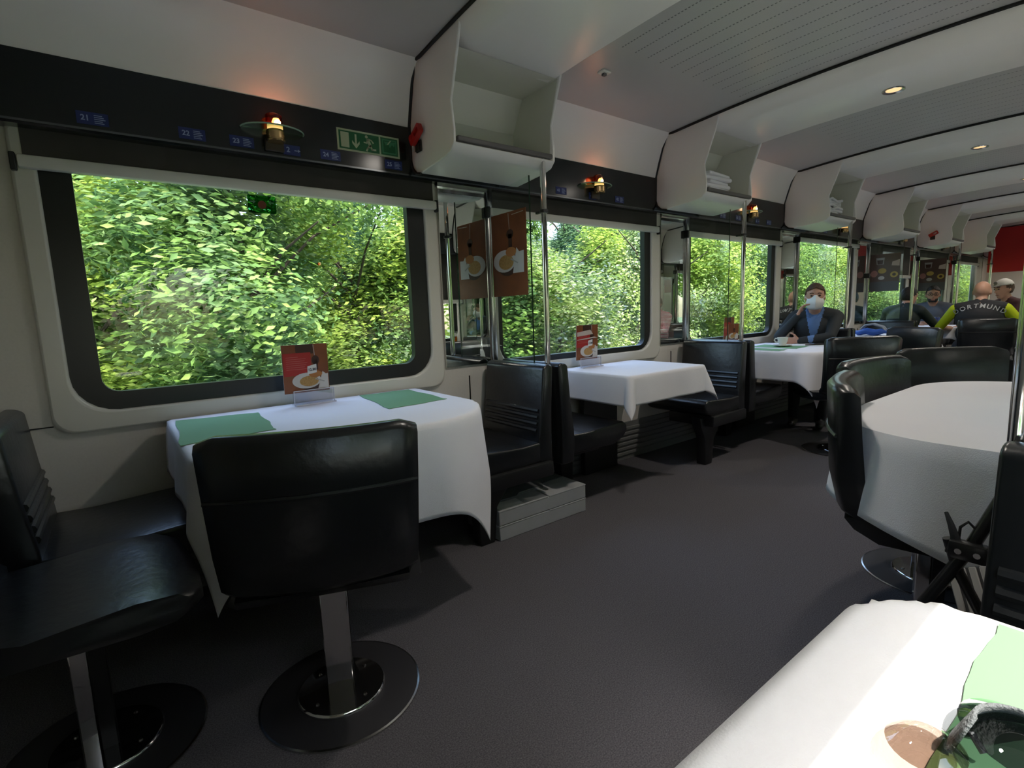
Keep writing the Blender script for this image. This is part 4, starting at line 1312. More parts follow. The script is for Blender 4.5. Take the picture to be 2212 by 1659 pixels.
def beer(label, x, y):
    root = thing('beer_glass', label, 'glass', (x, y, ZC))
    bm = B(); lathe(bm, [(0, 0), (0.028, 0), (0.030, 0.004), (0.030, 0.02), (0.034, 0.19), (0.0325, 0.19), (0.0285, 0.02), (0, 0.016)], (0, 0, 0), 28); obj('tumbler', bm, 'beer_glass', root)
    bm = B(); lathe(bm, [(0, 0.017), (0.028, 0.019), (0.0318, 0.14), (0, 0.14)], (0, 0, 0), 28); obj('beer', bm, 'beer_fill', root)
    bm = B(); lathe(bm, [(0, 0.14), (0.0318, 0.14), (0.0323, 0.165), (0.02, 0.172), (0, 0.17)], (0, 0, 0), 28); obj('foam', bm, 'foam', root)
beer('glass of beer with foam on the large rounded table', 2.69, 0.31)
beer('glass of beer with foam on the sunlit table', 0.56, -0.10)

# sunglasses on the sunlit table
sg = thing('sunglasses', 'tinted sunglasses with grey textured frame on the sunlit cloth', 'sunglasses', (0.52, 0.07, ZC), 0.0)
def lens_shell(cx, cy, rx, ry, rot, z0, tilt, m, name, parent):
    t = bmesh.new()
    R_, S_ = 8, 28
    rings = []
    for i in range(R_ + 1):
        q = i / R_
        if i == 0:
            rings.append([t.verts.new((0, 0, 0.012))])
        else:
            rings.append([t.verts.new((rx * q * math.cos(2 * math.pi * k / S_), ry * q * math.sin(2 * math.pi * k / S_), 0.012 * (1 - q * q))) for k in range(S_)])
    for a, b in zip(rings, rings[1:]):
        for k in range(S_):
            if len(a) == 1:
                t.faces.new((a[0], b[k], b[(k + 1) % S_]))
            else:
                t.faces.new((a[k], a[(k + 1) % S_], b[(k + 1) % S_], b[k]))
    bm = B()
    join(bm, t, Matrix.Translation((cx, cy, z0)) @ Matrix.Rotation(rot, 4, 'Z') @ Matrix.Rotation(tilt, 4, 'Y'))
    return obj(name, bm, m, parent)
lens_shell(-0.052, 0.026, 0.040, 0.026, 0.15, 0.014, 0.18, 'lens_brown', 'lens', sg)
lens_shell(0.002, -0.020, 0.058, 0.036, 0.45, 0.018, 0.15, 'lens_grey', 'lens', sg)
bm = B()      # broad grey brow band that curves over the second lens
band = []
for i in range(15):
    a = -0.35 + 1.9 * i / 14
    band.append((Vector((-0.012 + 0.066 * math.sin(a), 0.022 - 0.052 * (1 - math.cos(a)) - 0.004, 0.004)), Vector((-0.012 + 0.026 * math.sin(a) - 0.008, 0.004 - 0.026 * (1 - math.cos(a)), 0.040))))
va = [[bm.verts.new(p) for p in b] for b in band]
for a, b in zip(va, va[1:]):
    bm.faces.new((a[0], a[1], b[1], b[0]))
o = obj('brow_band', bm, 'grey_felt', sg)
md = o.modifiers.new('t', 'SOLIDIFY'); md.thickness = 0.003; md.offset = 0
bm = B(); tube(bm, [(0.045, -0.03, 0.006), (0.03, -0.10, 0.005), (0.0, -0.15, 0.004)], 0.003, 8); obj('temple', bm, 'glasses_frame', sg)
bm = B(); tube(bm, [(-0.015, 0.012, 0.012), (-0.022, 0.004, 0.020), (-0.026, -0.004, 0.012)], 0.0028, 8); obj('bridge', bm, 'glasses_frame', sg)

mat('tube_black', (0.020, 0.020, 0.021), 0.25)
mat('footrest_dark', (0.05, 0.05, 0.052), 0.6)
mat('hood_black', (0.014, 0.016, 0.016), 0.6)
# folded pushchair leaning behind the seat
pc = thing('pushchair', 'folded black pushchair with ribbed grey footrest beside the swivel chairs', 'pushchair', (1.375, 0.245, 0.0))
pq = lambda x, y, z: (x - 1.30, y - 0.24, z)
for yo in (0.0, -0.16):
    bm = B(); tube(bm, [pq(1.31, 0.12 + yo, 0.86), pq(1.305, 0.16 + yo, 0.76), pq(1.29, 0.225 + yo, 0.57), pq(1.275, 0.30 + yo, 0.40), pq(1.265, 0.345 + yo, 0.09)], 0.0125, 10); obj('frame_tube', bm, 'tube_black', pc)
bm = B(); tube(bm, [pq(1.285, 0.265, 0.57), pq(1.29, 0.245, 0.50), pq(1.29, 0.17, 0.36), pq(1.285, 0.09, 0.12)], 0.011, 10); obj('cross_tube', bm, 'tube_black', pc)
bm = B(); box(bm, pq(1.262, 0.195, 0.535), pq(1.292, 0.262, 0.575), 0.008, 2); hub = obj('joint', bm, 'tube_black', pc)
for yb, zb in ((0.213, 0.556), (0.243, 0.556)):
    bm = B(); cyl(bm, pq(1.258, yb, zb), pq(1.264, yb, zb), 0.006, n=10); obj('bolt', bm, 'chrome_soft', hub)
bm = B(); tube(bm, [pq(1.30, 0.275, 0.62), pq(1.285, 0.262, 0.60), pq(1.280, 0.252, 0.575), pq(1.283, 0.262, 0.54)], [0.004, 0.007, 0.010, 0.008], 6); obj('strap', bm, 'strap', pc)
bm = B(); tube(bm, [pq(1.29, 0.222, 0.60), pq(1.285, 0.235, 0.615), pq(1.285, 0.247, 0.60), pq(1.285, 0.248, 0.57)], 0.003, 6); obj('strap', bm, 'strap', pc)
bm = B(); tube(bm, [pq(1.305, 0.19, 0.66), pq(1.29, 0.195, 0.60), pq(1.285, 0.18, 0.555), pq(1.29, 0.165, 0.52)], 0.004, 6); obj('strap', bm, 'strap', pc)
FR = Matrix.Translation(pq(1.315, 0.175, 0.455)) @ Matrix.Rotation(math.radians(-28), 4, 'X') @ Matrix.Rotation(math.radians(-55), 4, 'Y')
bm = B(); box(bm, (-0.075, -0.115, -0.006), (0.075, 0.085, 0.0), 0.003, 1, FR); fr_ = obj('footrest', bm, 'footrest_dark', pc)
for i in range(10):
    y = -0.108 + 0.0195 * i
    bm = B(); box(bm, (-0.072, y, 0.0), (0.072, y + 0.014, 0.005), 0.002, 1, FR); obj('rib', bm, 'footrest_grey', fr_)
bm = B()
t = bmesh.new(); bmesh.ops.create_icosphere(t, subdivisions=3, radius=1.0)
for v in t.verts: v.co = Vector((v.co.x * 0.035, v.co.y * 0.085, v.co.z * 0.14))
join(bm, t, Matrix.Translation(pq(1.325, 0.075, 0.645))); obj('seat_fabric', bm, 'hood_black', pc)
for yw, xw in ((0.345, 1.265), (0.19, 1.265), (0.085, 1.285)):
    bm = B(); lathe(bm, [(0.045, -0.012), (0.068, -0.014), (0.075, -0.006), (0.075, 0.006), (0.068, 0.014), (0.045, 0.012), (0.045, -0.012)], (0, 0, 0), 24, Matrix.Translation(pq(xw, yw, 0.075)) @ Matrix.Rotation(math.pi / 2, 4, 'X')); wh = obj('wheel', bm, 'rubber', pc)
    bm = B(); lathe(bm, [(0, -0.008), (0.046, -0.008), (0.046, 0.008), (0, 0.008)], (0, 0, 0), 16, Matrix.Translation(pq(xw, yw, 0.075)) @ Matrix.Rotation(math.pi / 2, 4, 'X')); obj('hub_cap', bm, 'footrest_dark', wh)

# small clip and vent on the ceiling
cl_ = thing('ceiling_clip', 'small grey clip on the ceiling between two beams', 'clip', (2.05, 1.852, arch(1.852)))
bm = B(); box(bm, (-0.028, -0.022, -0.008), (0.028, 0.022, 0.003), 0.003, 1); obj('base', bm, 'niche_grey', cl_)
bm = B(); box(bm, (-0.012, -0.010, -0.020), (0.010, 0.010, -0.007), 0.003, 1); obj('hook', bm, 'lip_grey', cl_)

# red counter front and signs at the far end
bm = B(); box(bm, (11.9, 1.35, 1.45), (11.95, 2.16, 2.18), 0.01, 1); tag(obj('counter_canopy', bm, 'red_panel', None), 'red panel above the bistro counter at the far end', 'panel')
bm = B(); box(bm, (11.9, -0.2, 1.60), (11.95, 1.30, 2.18), 0.01, 1); tag(obj('counter_canopy', bm, 'red_panel', None), 'wide red panel above the bistro counter on the sunny side', 'panel')

# ------------------------------------------------------------------ people
mat('lip_red', (0.30, 0.10, 0.085), 0.5)
mat('shirt_red', (0.055, 0.014, 0.016), 0.8)
mat('cap_white', (0.60, 0.57, 0.53), 0.8)
mat('cap_grey', (0.22, 0.20, 0.18), 0.8)
def stripe_mat():
    m = mat('stripes', (0.7, 0.65, 0.65), 0.8)
    n, l = m.node_tree.nodes, m.node_tree.links
    tc = n.new('ShaderNodeTexCoord'); w = n.new('ShaderNodeTexWave'); w.bands_direction = 'Z'; w.inputs['Scale'].default_value = 16
    r = n.new('ShaderNodeValToRGB'); r.color_ramp.interpolation = 'CONSTANT'
    r.color_ramp.elements[0].color = (0.55, 0.05, 0.09, 1); r.color_ramp.elements[1].position = 0.5; r.color_ramp.elements[1].color = (0.75, 0.72, 0.72, 1)
    l.new(tc.outputs['Object'], w.inputs['Vector']); l.new(w.outputs['Fac'], r.inputs[0]); l.new(r.outputs[0], n['Principled BSDF'].inputs['Base Color'])
stripe_mat()
def capsule(bm, p0, p1, r0, r1, n=14):
    p0, p1 = Vector(p0), Vector(p1)
    d = p1 - p0
    L = d.length
    d = d.normalized() if L > 1e-6 else Vector((0, 0, 1))
    pts, rr = [], []
    for i in range(4):
        a = math.pi / 2 * (i + 0.15) / 4
        pts.append(p0 - d * r0 * math.cos(a)); rr.append(r0 * math.sin(a))
    pts.append(p0); rr.append(r0)
    pts.append(p0.lerp(p1, 0.5)); rr.append((r0 + r1) / 2)
    pts.append(p1); rr.append(r1)
    for i in range(3, -1, -1):
        a = math.pi / 2 * (i + 0.15) / 4
        pts.append(p1 + d * r1 * math.cos(a)); rr.append(r1 * math.sin(a))
    tube(bm, pts, rr, n)

def ik(S, T, a, b, pole):
    S, T = Vector(S), Vector(T)
    d = T - S
    L = min(d.length, (a + b) * 0.995)
    d.normalize()
    T = S + d * L
    x = (a * a - b * b + L * L) / (2 * L)
    h = math.sqrt(max(a * a - x * x, 0))
    p = Vector(pole); p = (p - d * p.dot(d)).normalized()
    return S + d * x + p * h, T

def person(label, loc, rz, cfg):
    """one continuous seated figure; +x is forward. cfg: materials, pose"""
    g = cfg.get
    S = g('scale', 0.95)
    lean = math.radians(g('lean', 4))
    up = Vector((math.sin(lean), 0, math.cos(lean)))
    fw = Vector((math.cos(lean), 0, -math.sin(lean)))
    hip = Vector((0, 0, 0.535))
    at = lambda u, x=0, y=0: hip + up * u + fw * x + Vector((0, y, 0))
    T, A, SK, LG = g('torso'), g('arm'), g('skin', 'skin'), g('legs', 'trousers')
    FA = g('forearm', A)
    w = g('width', 1.0)
    prims = []                                   # (kind, data, material, region)
    cap = lambda p0, p1, r0, r1, m, n=14: prims.append(('c', Vector(p0), Vector(p1), r0, r1, m))
    elp = lambda c, r, m, M=None: prims.append(('e', Vector(c), Vector(r), M, 0, m))
    cap(at(0.0, 0, -0.075 * w), at(0.0, 0, 0.075 * w), 0.125, 0.125, LG)
    elp(at(0.17, 0.01), (0.125 * w, 0.165 * w, 0.16), T)
    elp(at(0.33, 0.0), (0.118 * w, 0.178 * w, 0.17), T)
    cap(at(0.455, -0.01, -0.150 * w), at(0.455, -0.01, 0.150 * w), 0.068, 0.068, T)
    for s in (-1, 1):
        cap(at(0.505, -0.01, 0.02 * s), at(0.47, -0.012, 0.13 * s * w), 0.052, 0.056, T)
    hc = at(0.655, g('headx', 0.035))
    cap(at(0.49, -0.005), hc - Vector((0.012, 0, 0.06)), 0.056, 0.052, SK)
    HM = Matrix.Translation(hc) @ Matrix.Rotation(math.radians(g('yaw', 0)), 4, 'Z') @ Matrix.Rotation(math.radians(g('pitch', 0)), 4, 'Y') @ Matrix.Scale(g('head', 1.0), 4)
    h = lambda *p: HM @ Vector(p)
    elp((0, 0, 0.012), (0.096, 0.076, 0.100), SK, HM)
    elp((0.022, 0, -0.050), (0.066, 0.056, 0.070), SK, HM)
    cap(h(0.050, -0.014, -0.100), h(0.050, 0.014, -0.100), 0.022, 0.022, SK)
    cap(h(0.090, 0, -0.004), h(0.104, 0, -0.036), 0.009, 0.013, SK)
    cap(h(0.082, -0.03, 0.022), h(0.082, 0.03, 0.022), 0.011, 0.011, SK)
    cap(h(0.074, -0.016, -0.074), h(0.074, 0.016, -0.074), 0.011, 0.011, SK)
    for s in (-1, 1):
        elp((-0.006, 0.077 * s, -0.016), (0.018, 0.010, 0.030), SK, HM)
    # legs
    for s in (-1, 1):
        k = Vector((0.44, 0.10 * s, 0.50)); an = Vector((0.40, 0.11 * s, 0.09))
        cap(at(-0.01, 0.02, 0.085 * s), k, 0.088, 0.062, LG); cap(k, an, 0.060, 0.042, LG); cap(an - Vector((0.02, 0, 0.045)), an + Vector((0.15, 0, -0.052)), 0.040, 0.030, 'metal_black')
    # arms with hands
    hands = []
    for s, key in ((1, 'handl'), (-1, 'handr')):
        Sh = at(0.445, -0.01, 0.178 * w * s)
        E_, W_ = ik(Sh, g(key, (0.38, 0.16 * s, 0.74)), 0.275, 0.245, g(key + '_pole', (-0.3, 0.7 * s, -0.7)))
        cap(Sh, E_, 0.058, 0.047, A)
        if FA != A:
            mid = Sh.lerp(E_, 0.72)
            cap(mid, E_, 0.046, 0.042, FA)
        cap(E_, W_, 0.043 if FA == A else 0.039, 0.032 if FA == A else 0.026, FA)
        f = (Vector(g(key + '_dir', (W_ - E_))).normalized())
        side = Vector(g(key + '_side', (0, -s, 0))); side = (side - f * side.dot(f)).normalized()      # towards the thumb
        nrm = side.cross(f).normalized()
        curl = g(key + '_curl', 0.5)
        pal = g(key + '_palm', 1) 
        base = W_ + f * 0.010
        for q in (-0.024, -0.008, 0.008, 0.024):
            cap(base + side * q * 0.6, base + f * 0.075 + side * q, 0.013, 0.012, SK)
        lens_ = (0.058, 0.070, 0.074, 0.066)
        for i, q in enumerate((-0.030, -0.010, 0.010, 0.029)):
            p = base + f * 0.078 + side * q
            d = f.copy()
            L = lens_[i]
            for j, (fr, r) in enumerate(((0.45, 0.0088), (0.32, 0.0082), (0.23, 0.0074))):
                d = (d + nrm * pal * curl * (0.5 + 0.3 * j)).normalized()
                p2 = p + d * L * fr
                cap(p, p2, r, r * 0.95, SK, 8)
                p = p2
        p = base + f * 0.02 + side * 0.024
        d = (f * 0.6 + side * 0.8).normalized()
        for fr, r in ((0.042, 0.0115), (0.032, 0.0098)):
            p2 = p + d * fr
            cap(p, p2, r, r * 0.92, SK, 8)
            p = p2; d = (d + f * 0.6 + nrm * pal * curl * 0.4).normalized()
    bm = B()
    for q in prims:
        if q[0] == 'c':
            capsule(bm, q[1], q[2], q[3], q[4])
        else:
            t = bmesh.new(); bmesh.ops.create_icosphere(t, subdivisions=3, radius=1.0)
            M_ = (q[3] or Matrix.Identity(4)) @ Matrix.Translation(q[1]) @ Matrix.Diagonal((*q[2], 1))
            join(bm, t, M_)
    recalc(bm)
    me = bpy.data.meshes.new('raw'); bm.to_mesh(me); bm.free()
    o = bpy.data.objects.new('raw', me); C.objects.link(o)
    rm = o.modifiers.new('r', 'REMESH'); rm.mode = 'VOXEL'; rm.voxel_size = g('voxel', 0.0085)
    sm = o.modifiers.new('s', 'SMOOTH'); sm.factor = 0.5; sm.iterations = 4
    dg = bpy.context.evaluated_depsgraph_get()
    body = bpy.data.meshes.new_from_object(o.evaluated_get(dg))
    bpy.data.objects.remove(o); bpy.data.meshes.remove(me)
    # material of each face = that of the nearest limb
    nf = len(body.polygons)
    co = np.empty(nf * 3); body.polygons.foreach_get('center', co); co = co.reshape(-1, 3)
    best = np.full(nf, 1e9); idx = np.zeros(nf, int)
    names = []
    for q in prims:
        if q[5] not in names: names.append(q[5])
        if q[0] == 'c':
            a, b_ = np.array(q[1]), np.array(q[2]); ab = b_ - a
            tt = np.clip(((co - a) @ ab) / max(ab @ ab, 1e-9), 0, 1)
            dist = np.linalg.norm(co - (a + tt[:, None] * ab), axis=1) - (q[3] + (q[4] - q[3]) * tt)
        else:
            M_ = np.array(((q[3] or Matrix.Identity(4)) @ Matrix.Translation(q[1])).inverted())
            lc = co @ M_[:3, :3].T + M_[:3, 3]
            r_ = np.array(q[2])
            kk = np.linalg.norm(lc / r_, axis=1)
            dist = (kk - 1) * np.linalg.norm(lc, axis=1) / np.maximum(kk, 1e-6)
        hit = dist < best
        best[hit] = dist[hit]; idx[hit] = names.index(q[5])
    rule = g('rule')
    if rule:
        for m_, fn in rule:
            if m_ not in names: names.append(m_)
            sel = fn(co, idx, names)
            idx[sel] = names.index(m_)
    for n_ in names: body.materials.append(MAT[n_])
    body.polygons.foreach_set('material_index', idx.astype(np.int32))
    body.shade_smooth()
    root = bpy.data.objects.new('person', body); C.objects.link(root)
    root.location = loc; root.rotation_euler = (0, 0, rz); root.scale = (S, S, S)
    tag(root, label, 'person')
    # hair
    def shell(name, m, keep, k=1.06, push=0.0, bumpy=0.0):
        t = bmesh.new(); bmesh.ops.create_icosphere(t, subdivisions=5, radius=1.0)
        rnd = random.Random(3)
        for v in t.verts:
            j = 1 + bumpy * math.sin(v.co.x * 19 + v.co.z * 11) * math.cos(v.co.y * 23)
            v.co = Vector((v.co.x * 0.096 * k * j, v.co.y * 0.076 * k * j, 0.012 + v.co.z * 0.100 * k * j))
        dele = [f for f in t.faces if not keep(f.calc_center_median())]
        bmesh.ops.delete(t, geom=dele, context='FACES')
        bm = B(); join(bm, t, HM)
        o = obj(name, bm, m, root, True, 180, fix=False)
        md = o.modifiers.new('t', 'SOLIDIFY'); md.thickness = 0.006; md.offset = -1
        return o
    if g('hair'):
        fl = g('hairline', 0.078)
        shell('hair', g('hair'), lambda c: c.z > (fl - 0.03 * abs(c.y) / 0.07 if c.x > 0.030 else (0.012 if c.x > 0.005 else (-0.012 if c.x > -0.02 else -0.060))) , 1.085, bumpy=0.02)
    if g('face', True):
        for s in (-1, 1):
            bm = B(); t = bmesh.new(); bmesh.ops.create_icosphere(t, subdivisions=2, radius=1.0)
            join(bm, t, HM @ Matrix.Translation((0.0845, 0.030 * s, 0.004)) @ Matrix.Diagonal((0.008, 0.013, 0.007, 1)))
            obj('eye', bm, 'eye_dark', root)
            bm = B(); tube(bm, [h(0.090, 0.016 * s, 0.024), h(0.092, 0.030 * s, 0.029), h(0.083, 0.046 * s, 0.024)], 0.004, 6)
            obj('eyebrow', bm, g('hair') or 'hair_brown', root)
        bm = B(); tube(bm, [h(0.083, -0.020, -0.073), h(0.0865, 0, -0.072), h(0.083, 0.020, -0.073)], 0.0032, 6); obj('lips', bm, 'lip_red', root)
    return root, HM, body, at

def on_body(body, me, M, direction, off=0.004):
    """lay a flat mesh on the body along a direction"""
    bv = BVHTree.FromPolygons([v.co.copy() for v in body.vertices], [p.vertices[:] for p in body.polygons])
    d = Vector(direction).normalized()
    for v in me.vertices:
        p = M @ v.co
        hit = bv.ray_cast(p - d * 0.4, d)
        v.co = (hit[0] - d * off) if hit[0] else p

# 1: masked man, facing the camera side (-x), elbow on the table, hand at the mask
def shirt_rule(co, idx, names):
    z = co[:, 2]; x = co[:, 0]; y = co[:, 1]
    half = np.clip((z - 0.70) * 0.22, 0.006, 0.075)
    return (idx == names.index('jacket')) & (x > 0.02) & (np.abs(y) < half) & (z > 0.62) & (z < 1.075)
pm, HM, body, at = person('man in dark jacket and blue shirt with white mask, hand at his chin', (5.06, 2.06, 0.0), math.pi + 0.30,
    dict(torso='jacket', arm='jacket', hair='hair_brown', lean=7, yaw=8, pitch=2, voxel=0.0075, scale=0.955,
         handl=(0.36, -0.08, 0.78), handl_pole=(0.2, 0.9, -0.4), handl_curl=0.25, handl_side=(0.3, 0, 1), handl_dir=(0.3, -0.9, 0.0),
         handr=(0.295, -0.125, 0.995), handr_pole=(0.30, -0.55, -0.80), handr_curl=0.75, handr_dir=(-0.10, 0.42, 0.90), handr_side=(-1, 0.1, 0.1), handr_palm=1,
         headx=0.06, rule=[('shirt_blue', shirt_rule)]))
bm = B()        # folded mask shell
t = bmesh.new()
R_, S_ = 10, 24
rows = []
for i in range(R_ + 1):
    v = -1 + 2 * i / R_                         # chin .. nose
    row = []
    for k in range(S_ + 1):
        u = -1 + 2 * k / S_
        wd = 0.073 * (1 - 0.26 * v * v) * (1 - 0.12 * max(0, v))
        row.append(t.verts.new((0.128 - 0.082 * abs(u) ** 1.25 - 0.020 * v * v - 0.020 * max(0, -v), u * wd, -0.056 + 0.066 * v)))
    rows.append(row)
for a, b in zip(rows, rows[1:]):
    for k in range(S_):
        t.faces.new((a[k], a[k + 1], b[k + 1], b[k]))
join(bm, t, HM); o = obj('face_mask', bm, 'mask_white', pm, True, 60); md = o.modifiers.new('t', 'SOLIDIFY'); md.thickness = 0.002
for s in (-1, 1):
    for za, zb in ((-0.025, 0.012), (-0.075, -0.038)):
        bm = B(); tube(bm, [HM @ Vector((0.040, 0.060 * s, za)), HM @ Vector((0.010, 0.080 * s, (za + zb) / 2)), HM @ Vector((-0.018, 0.084 * s, zb))], 0.0018, 6); obj('mask_strap', bm, 'mask_white', o)
for s in (-1, 1):
    bm = B(); prism(bm, [at(0.515, 0.045, 0.060 * s), at(0.545, 0.0, 0.066 * s), at(0.505, 0.06, 0.052 * s), at(0.455, 0.118, 0.020 * s), at(0.47, 0.112, 0.055 * s)], (0.006, 0.004 * s, 0.004)); obj('shirt_collar', bm, 'shirt_blue', pm, False)

# 2: man with dark green jacket, back to the camera
person('man in dark green jacket seen from behind by the window', (7.45, 2.10, 0.0), -0.12,
    dict(torso='jacket_green', arm='jacket_green', hair='hair_black', lean=16, yaw=-25, pitch=8, width=1.04, scale=0.95, face=False, voxel=0.010,
         handl=(0.45, 0.18, 0.76), handr=(0.50, -0.22, 0.76)))
# 3: man with glasses, grey polo shirt
pg, HM, body, at = person('man in grey polo shirt and glasses facing back along the car', (8.80, 2.10, 0.0), math.pi + 0.10,
    dict(torso='shirt_grey', arm='shirt_grey', forearm='skin_dark', skin='skin_dark', hair='hair_black', lean=10, yaw=10, pitch=4, scale=0.95, width=1.08, voxel=0.010,
         handl=(0.42, 0.05, 0.77), handr=(0.42, -0.12, 0.77)))
for s in (-1, 1):
    bm = B(); tube(bm, [HM @ Vector((0.101, 0.031 * s + 0.024 * math.cos(a), 0.002 + 0.017 * math.sin(a))) for a in [2 * math.pi * i / 16 for i in range(16)]], 0.0028, 6, closed=True); fr = obj('glasses_rim', bm, 'metal_black', pg)
    bm = B(); tube(bm, [HM @ Vector((0.100, 0.054 * s, 0.006)), HM @ Vector((0.06, 0.078 * s, 0.006)), HM @ Vector((-0.005, 0.083 * s, 0.0))], 0.0026, 6); obj('glasses_temple', bm, 'metal_black', fr)
bm = B(); tube(bm, [HM @ Vector((0.102, -0.008, 0.006)), HM @ Vector((0.106, 0, 0.009)), HM @ Vector((0.102, 0.008, 0.006))], 0.0024, 6); obj('glasses_bridge', bm, 'metal_black', pg)
t = bmesh.new(); bmesh.ops.create_icosphere(t, subdivisions=4, radius=1.0)
for v in t.verts: v.co = Vector((0.022 + v.co.x * 0.072, v.co.y * 0.062, -0.058 + v.co.z * 0.068))
bmesh.ops.delete(t, geom=[f for f in t.faces if not (f.calc_center_median().z < -0.055 and f.calc_center_median().x > 0.0 and not (abs(f.calc_center_median().y) < 0.024 and f.calc_center_median().z > -0.085))], context='FACES')
bm = B(); join(bm, t, HM); obj('beard', bm, 'hair_black', pg, True, 180, fix=False)
# 4: bald man in a black jersey with yellow sleeves
def yellow_rule(co, idx, names):
    a = names.index('jersey_black')
    return (idx == a) & (np.abs(co[:, 1]) > 0.172 + 0.10 * np.clip(0.98 - co[:, 2], 0, 1)) & (co[:, 2] < 1.035)
pd, HM, body, at = person('bald man in black and yellow football jersey seen from behind', (7.42, 1.38, 0.0), 0.10,
    dict(torso='jersey_black', arm='jersey_yellow', forearm='skin', hair=None, lean=12, yaw=-6, pitch=10, width=1.20, scale=0.96, face=False, headx=0.03, voxel=0.009,
         handl=(0.40, 0.28, 0.74), handr=(0.40, -0.32, 0.74)))
word = 'DORTMUND'
for i, chx in enumerate(word):
    u = (i - 3.5) / 3.5
    me = text_mesh(chx, 0.068, 0.0002, 1.0, 0.0010)
    # seen from behind (looking +x): right is -y
    Ml = Matrix(((0, 0, -1, -0.35), (-1, 0, 0, 0), (0, 1, 0, 0), (0, 0, 0, 1))) @ Matrix.Translation((u * 0.198, 1.005 - 0.062 * u * u, 0)) @ Matrix.Rotation(-0.50 * u, 4, 'Z') @ Matrix.Scale(1.0, 4)
    for v in me.vertices: v.co.z = 0.0
    on_body(body, me, Ml, (1, 0, 0), 0.009)
    mobj('back_letter', me, 'print_white', pd, False)
# 5: man with a white cap
pcap, HM, body, at = person('man in dark red shirt and white cap at the far table', (8.74, 1.33, 0.0), math.pi - 0.75,
    dict(torso='shirt_red', arm='shirt_red', forearm='skin', hair='hair_brown', lean=6, yaw=0, pitch=6, scale=0.97, voxel=0.010,
         handl=(0.38, 0.12, 0.76), handr=(0.38, -0.12, 0.76)))
t = bmesh.new(); bmesh.ops.create_icosphere(t, subdivisions=4, radius=1.0)
for v in t.verts: v.co = Vector((v.co.x * 0.108, v.co.y * 0.088, 0.020 + v.co.z * 0.108))
bmesh.ops.delete(t, geom=[f for f in t.faces if f.calc_center_median().z < 0.045], context='FACES')
bm = B(); join(bm, t, HM); cap_ = obj('cap', bm, 'cap_white', pcap, True, 180, fix=False); md = cap_.modifiers.new('t', 'SOLIDIFY'); md.thickness = 0.004
bm = B()
pts = [(0.085 + 0.105 * math.sin(a), 0.078 * math.cos(a), 0.050 - 0.02 * math.sin(a)) for a in [math.pi * i / 12 for i in range(13)]]
prism(bm, [HM @ Vector(p) for p in pts], HM.to_3x3() @ Vector((0, 0, 0.005))); obj('cap_brim', bm, 'cap_grey', cap_)
bm = B(); t = bmesh.new(); bmesh.ops.create_icosphere(t, subdivisions=2, radius=1.0); join(bm, t, HM @ Matrix.Translation((0.096, 0, 0.082)) @ Matrix.Diagonal((0.010, 0.030, 0.020, 1))); obj('cap_badge', bm, 'cap_grey', cap_)
# 6: guest in a striped shirt on the sunny side, seen in a wall mirror
person('guest in red and white striped shirt on the sunny side', (6.45, -0.02, 0.0), math.pi,
    dict(torso='stripes', arm='stripes', hair='hair_brown', lean=4, scale=0.95, voxel=0.011, handl=(0.38, 0.1, 0.76), handr=(0.38, -0.1, 0.76)))

# ------------------------------------------------------------------ outside: shrubs, trees and the railway bank
def leaf_cloud(seed, n, blobs, size):
    """crown of folded leaf pairs in several round blobs: (cx, cy, cz, rx, ry, rz, share)"""
    rnd = np.random.default_rng(seed)
    share = np.array([b[6] for b in blobs], float); share /= share.sum()
    which = rnd.choice(len(blobs), n, p=share)
    bb = np.array([b[:6] for b in blobs])
    d = rnd.normal(size=(n, 3)); d /= np.linalg.norm(d, axis=1)[:, None]
    rad = rnd.random(n) ** 0.22 * (1 + 0.12 * rnd.normal(size=n))
    # clumps: pull the leaves towards cluster centres on the blob surface
    K = 26
    cl = rnd.normal(size=(len(blobs), K, 3)); cl /= np.linalg.norm(cl, axis=2)[:, :, None]
    kc = rnd.integers(0, K, n)
    d = d * 0.55 + cl[which, kc] * 0.85
    d /= np.maximum(np.linalg.norm(d, axis=1)[:, None], 0.85)
    c = bb[which, :3] + d * rad[:, None] * bb[which, 3:6]
    nrm = d + rnd.normal(size=(n, 3)) * 0.55 + np.array([0, -0.15, 0.35]); nrm /= np.linalg.norm(nrm, axis=1)[:, None]
    nrm[:, 0] *= 0.35; nrm /= np.linalg.norm(nrm, axis=1)[:, None]
    t = np.array([1.0, 0, 0]) + 0.30 * rnd.normal(size=(n, 3)); t -= nrm * (t * nrm).sum(1)[:, None]; t /= np.linalg.norm(t, axis=1)[:, None]
    b = np.cross(nrm, t)
    s = size * (0.6 + 0.8 * rnd.random(n))[:, None]
    v = np.stack([c - t * s, c + b * s * 0.42 + nrm * s * 0.12, c + t * s, c - b * s * 0.42 + nrm * s * 0.12], 1).reshape(-1, 3)
    me = bpy.data.meshes.new('foliage')
    me.vertices.add(4 * n); me.vertices.foreach_set('co', v.ravel())
    me.loops.add(6 * n)
    i0 = (np.arange(n) * 4)[:, None]
    me.loops.foreach_set('vertex_index', np.concatenate([i0 + 0, i0 + 1, i0 + 2, i0 + 0, i0 + 2, i0 + 3], 1).ravel().astype(np.int32))
    me.polygons.add(2 * n)
    me.polygons.foreach_set('loop_start', (np.arange(2 * n) * 3).astype(np.int32))
    me.update(); me.validate()
    return me
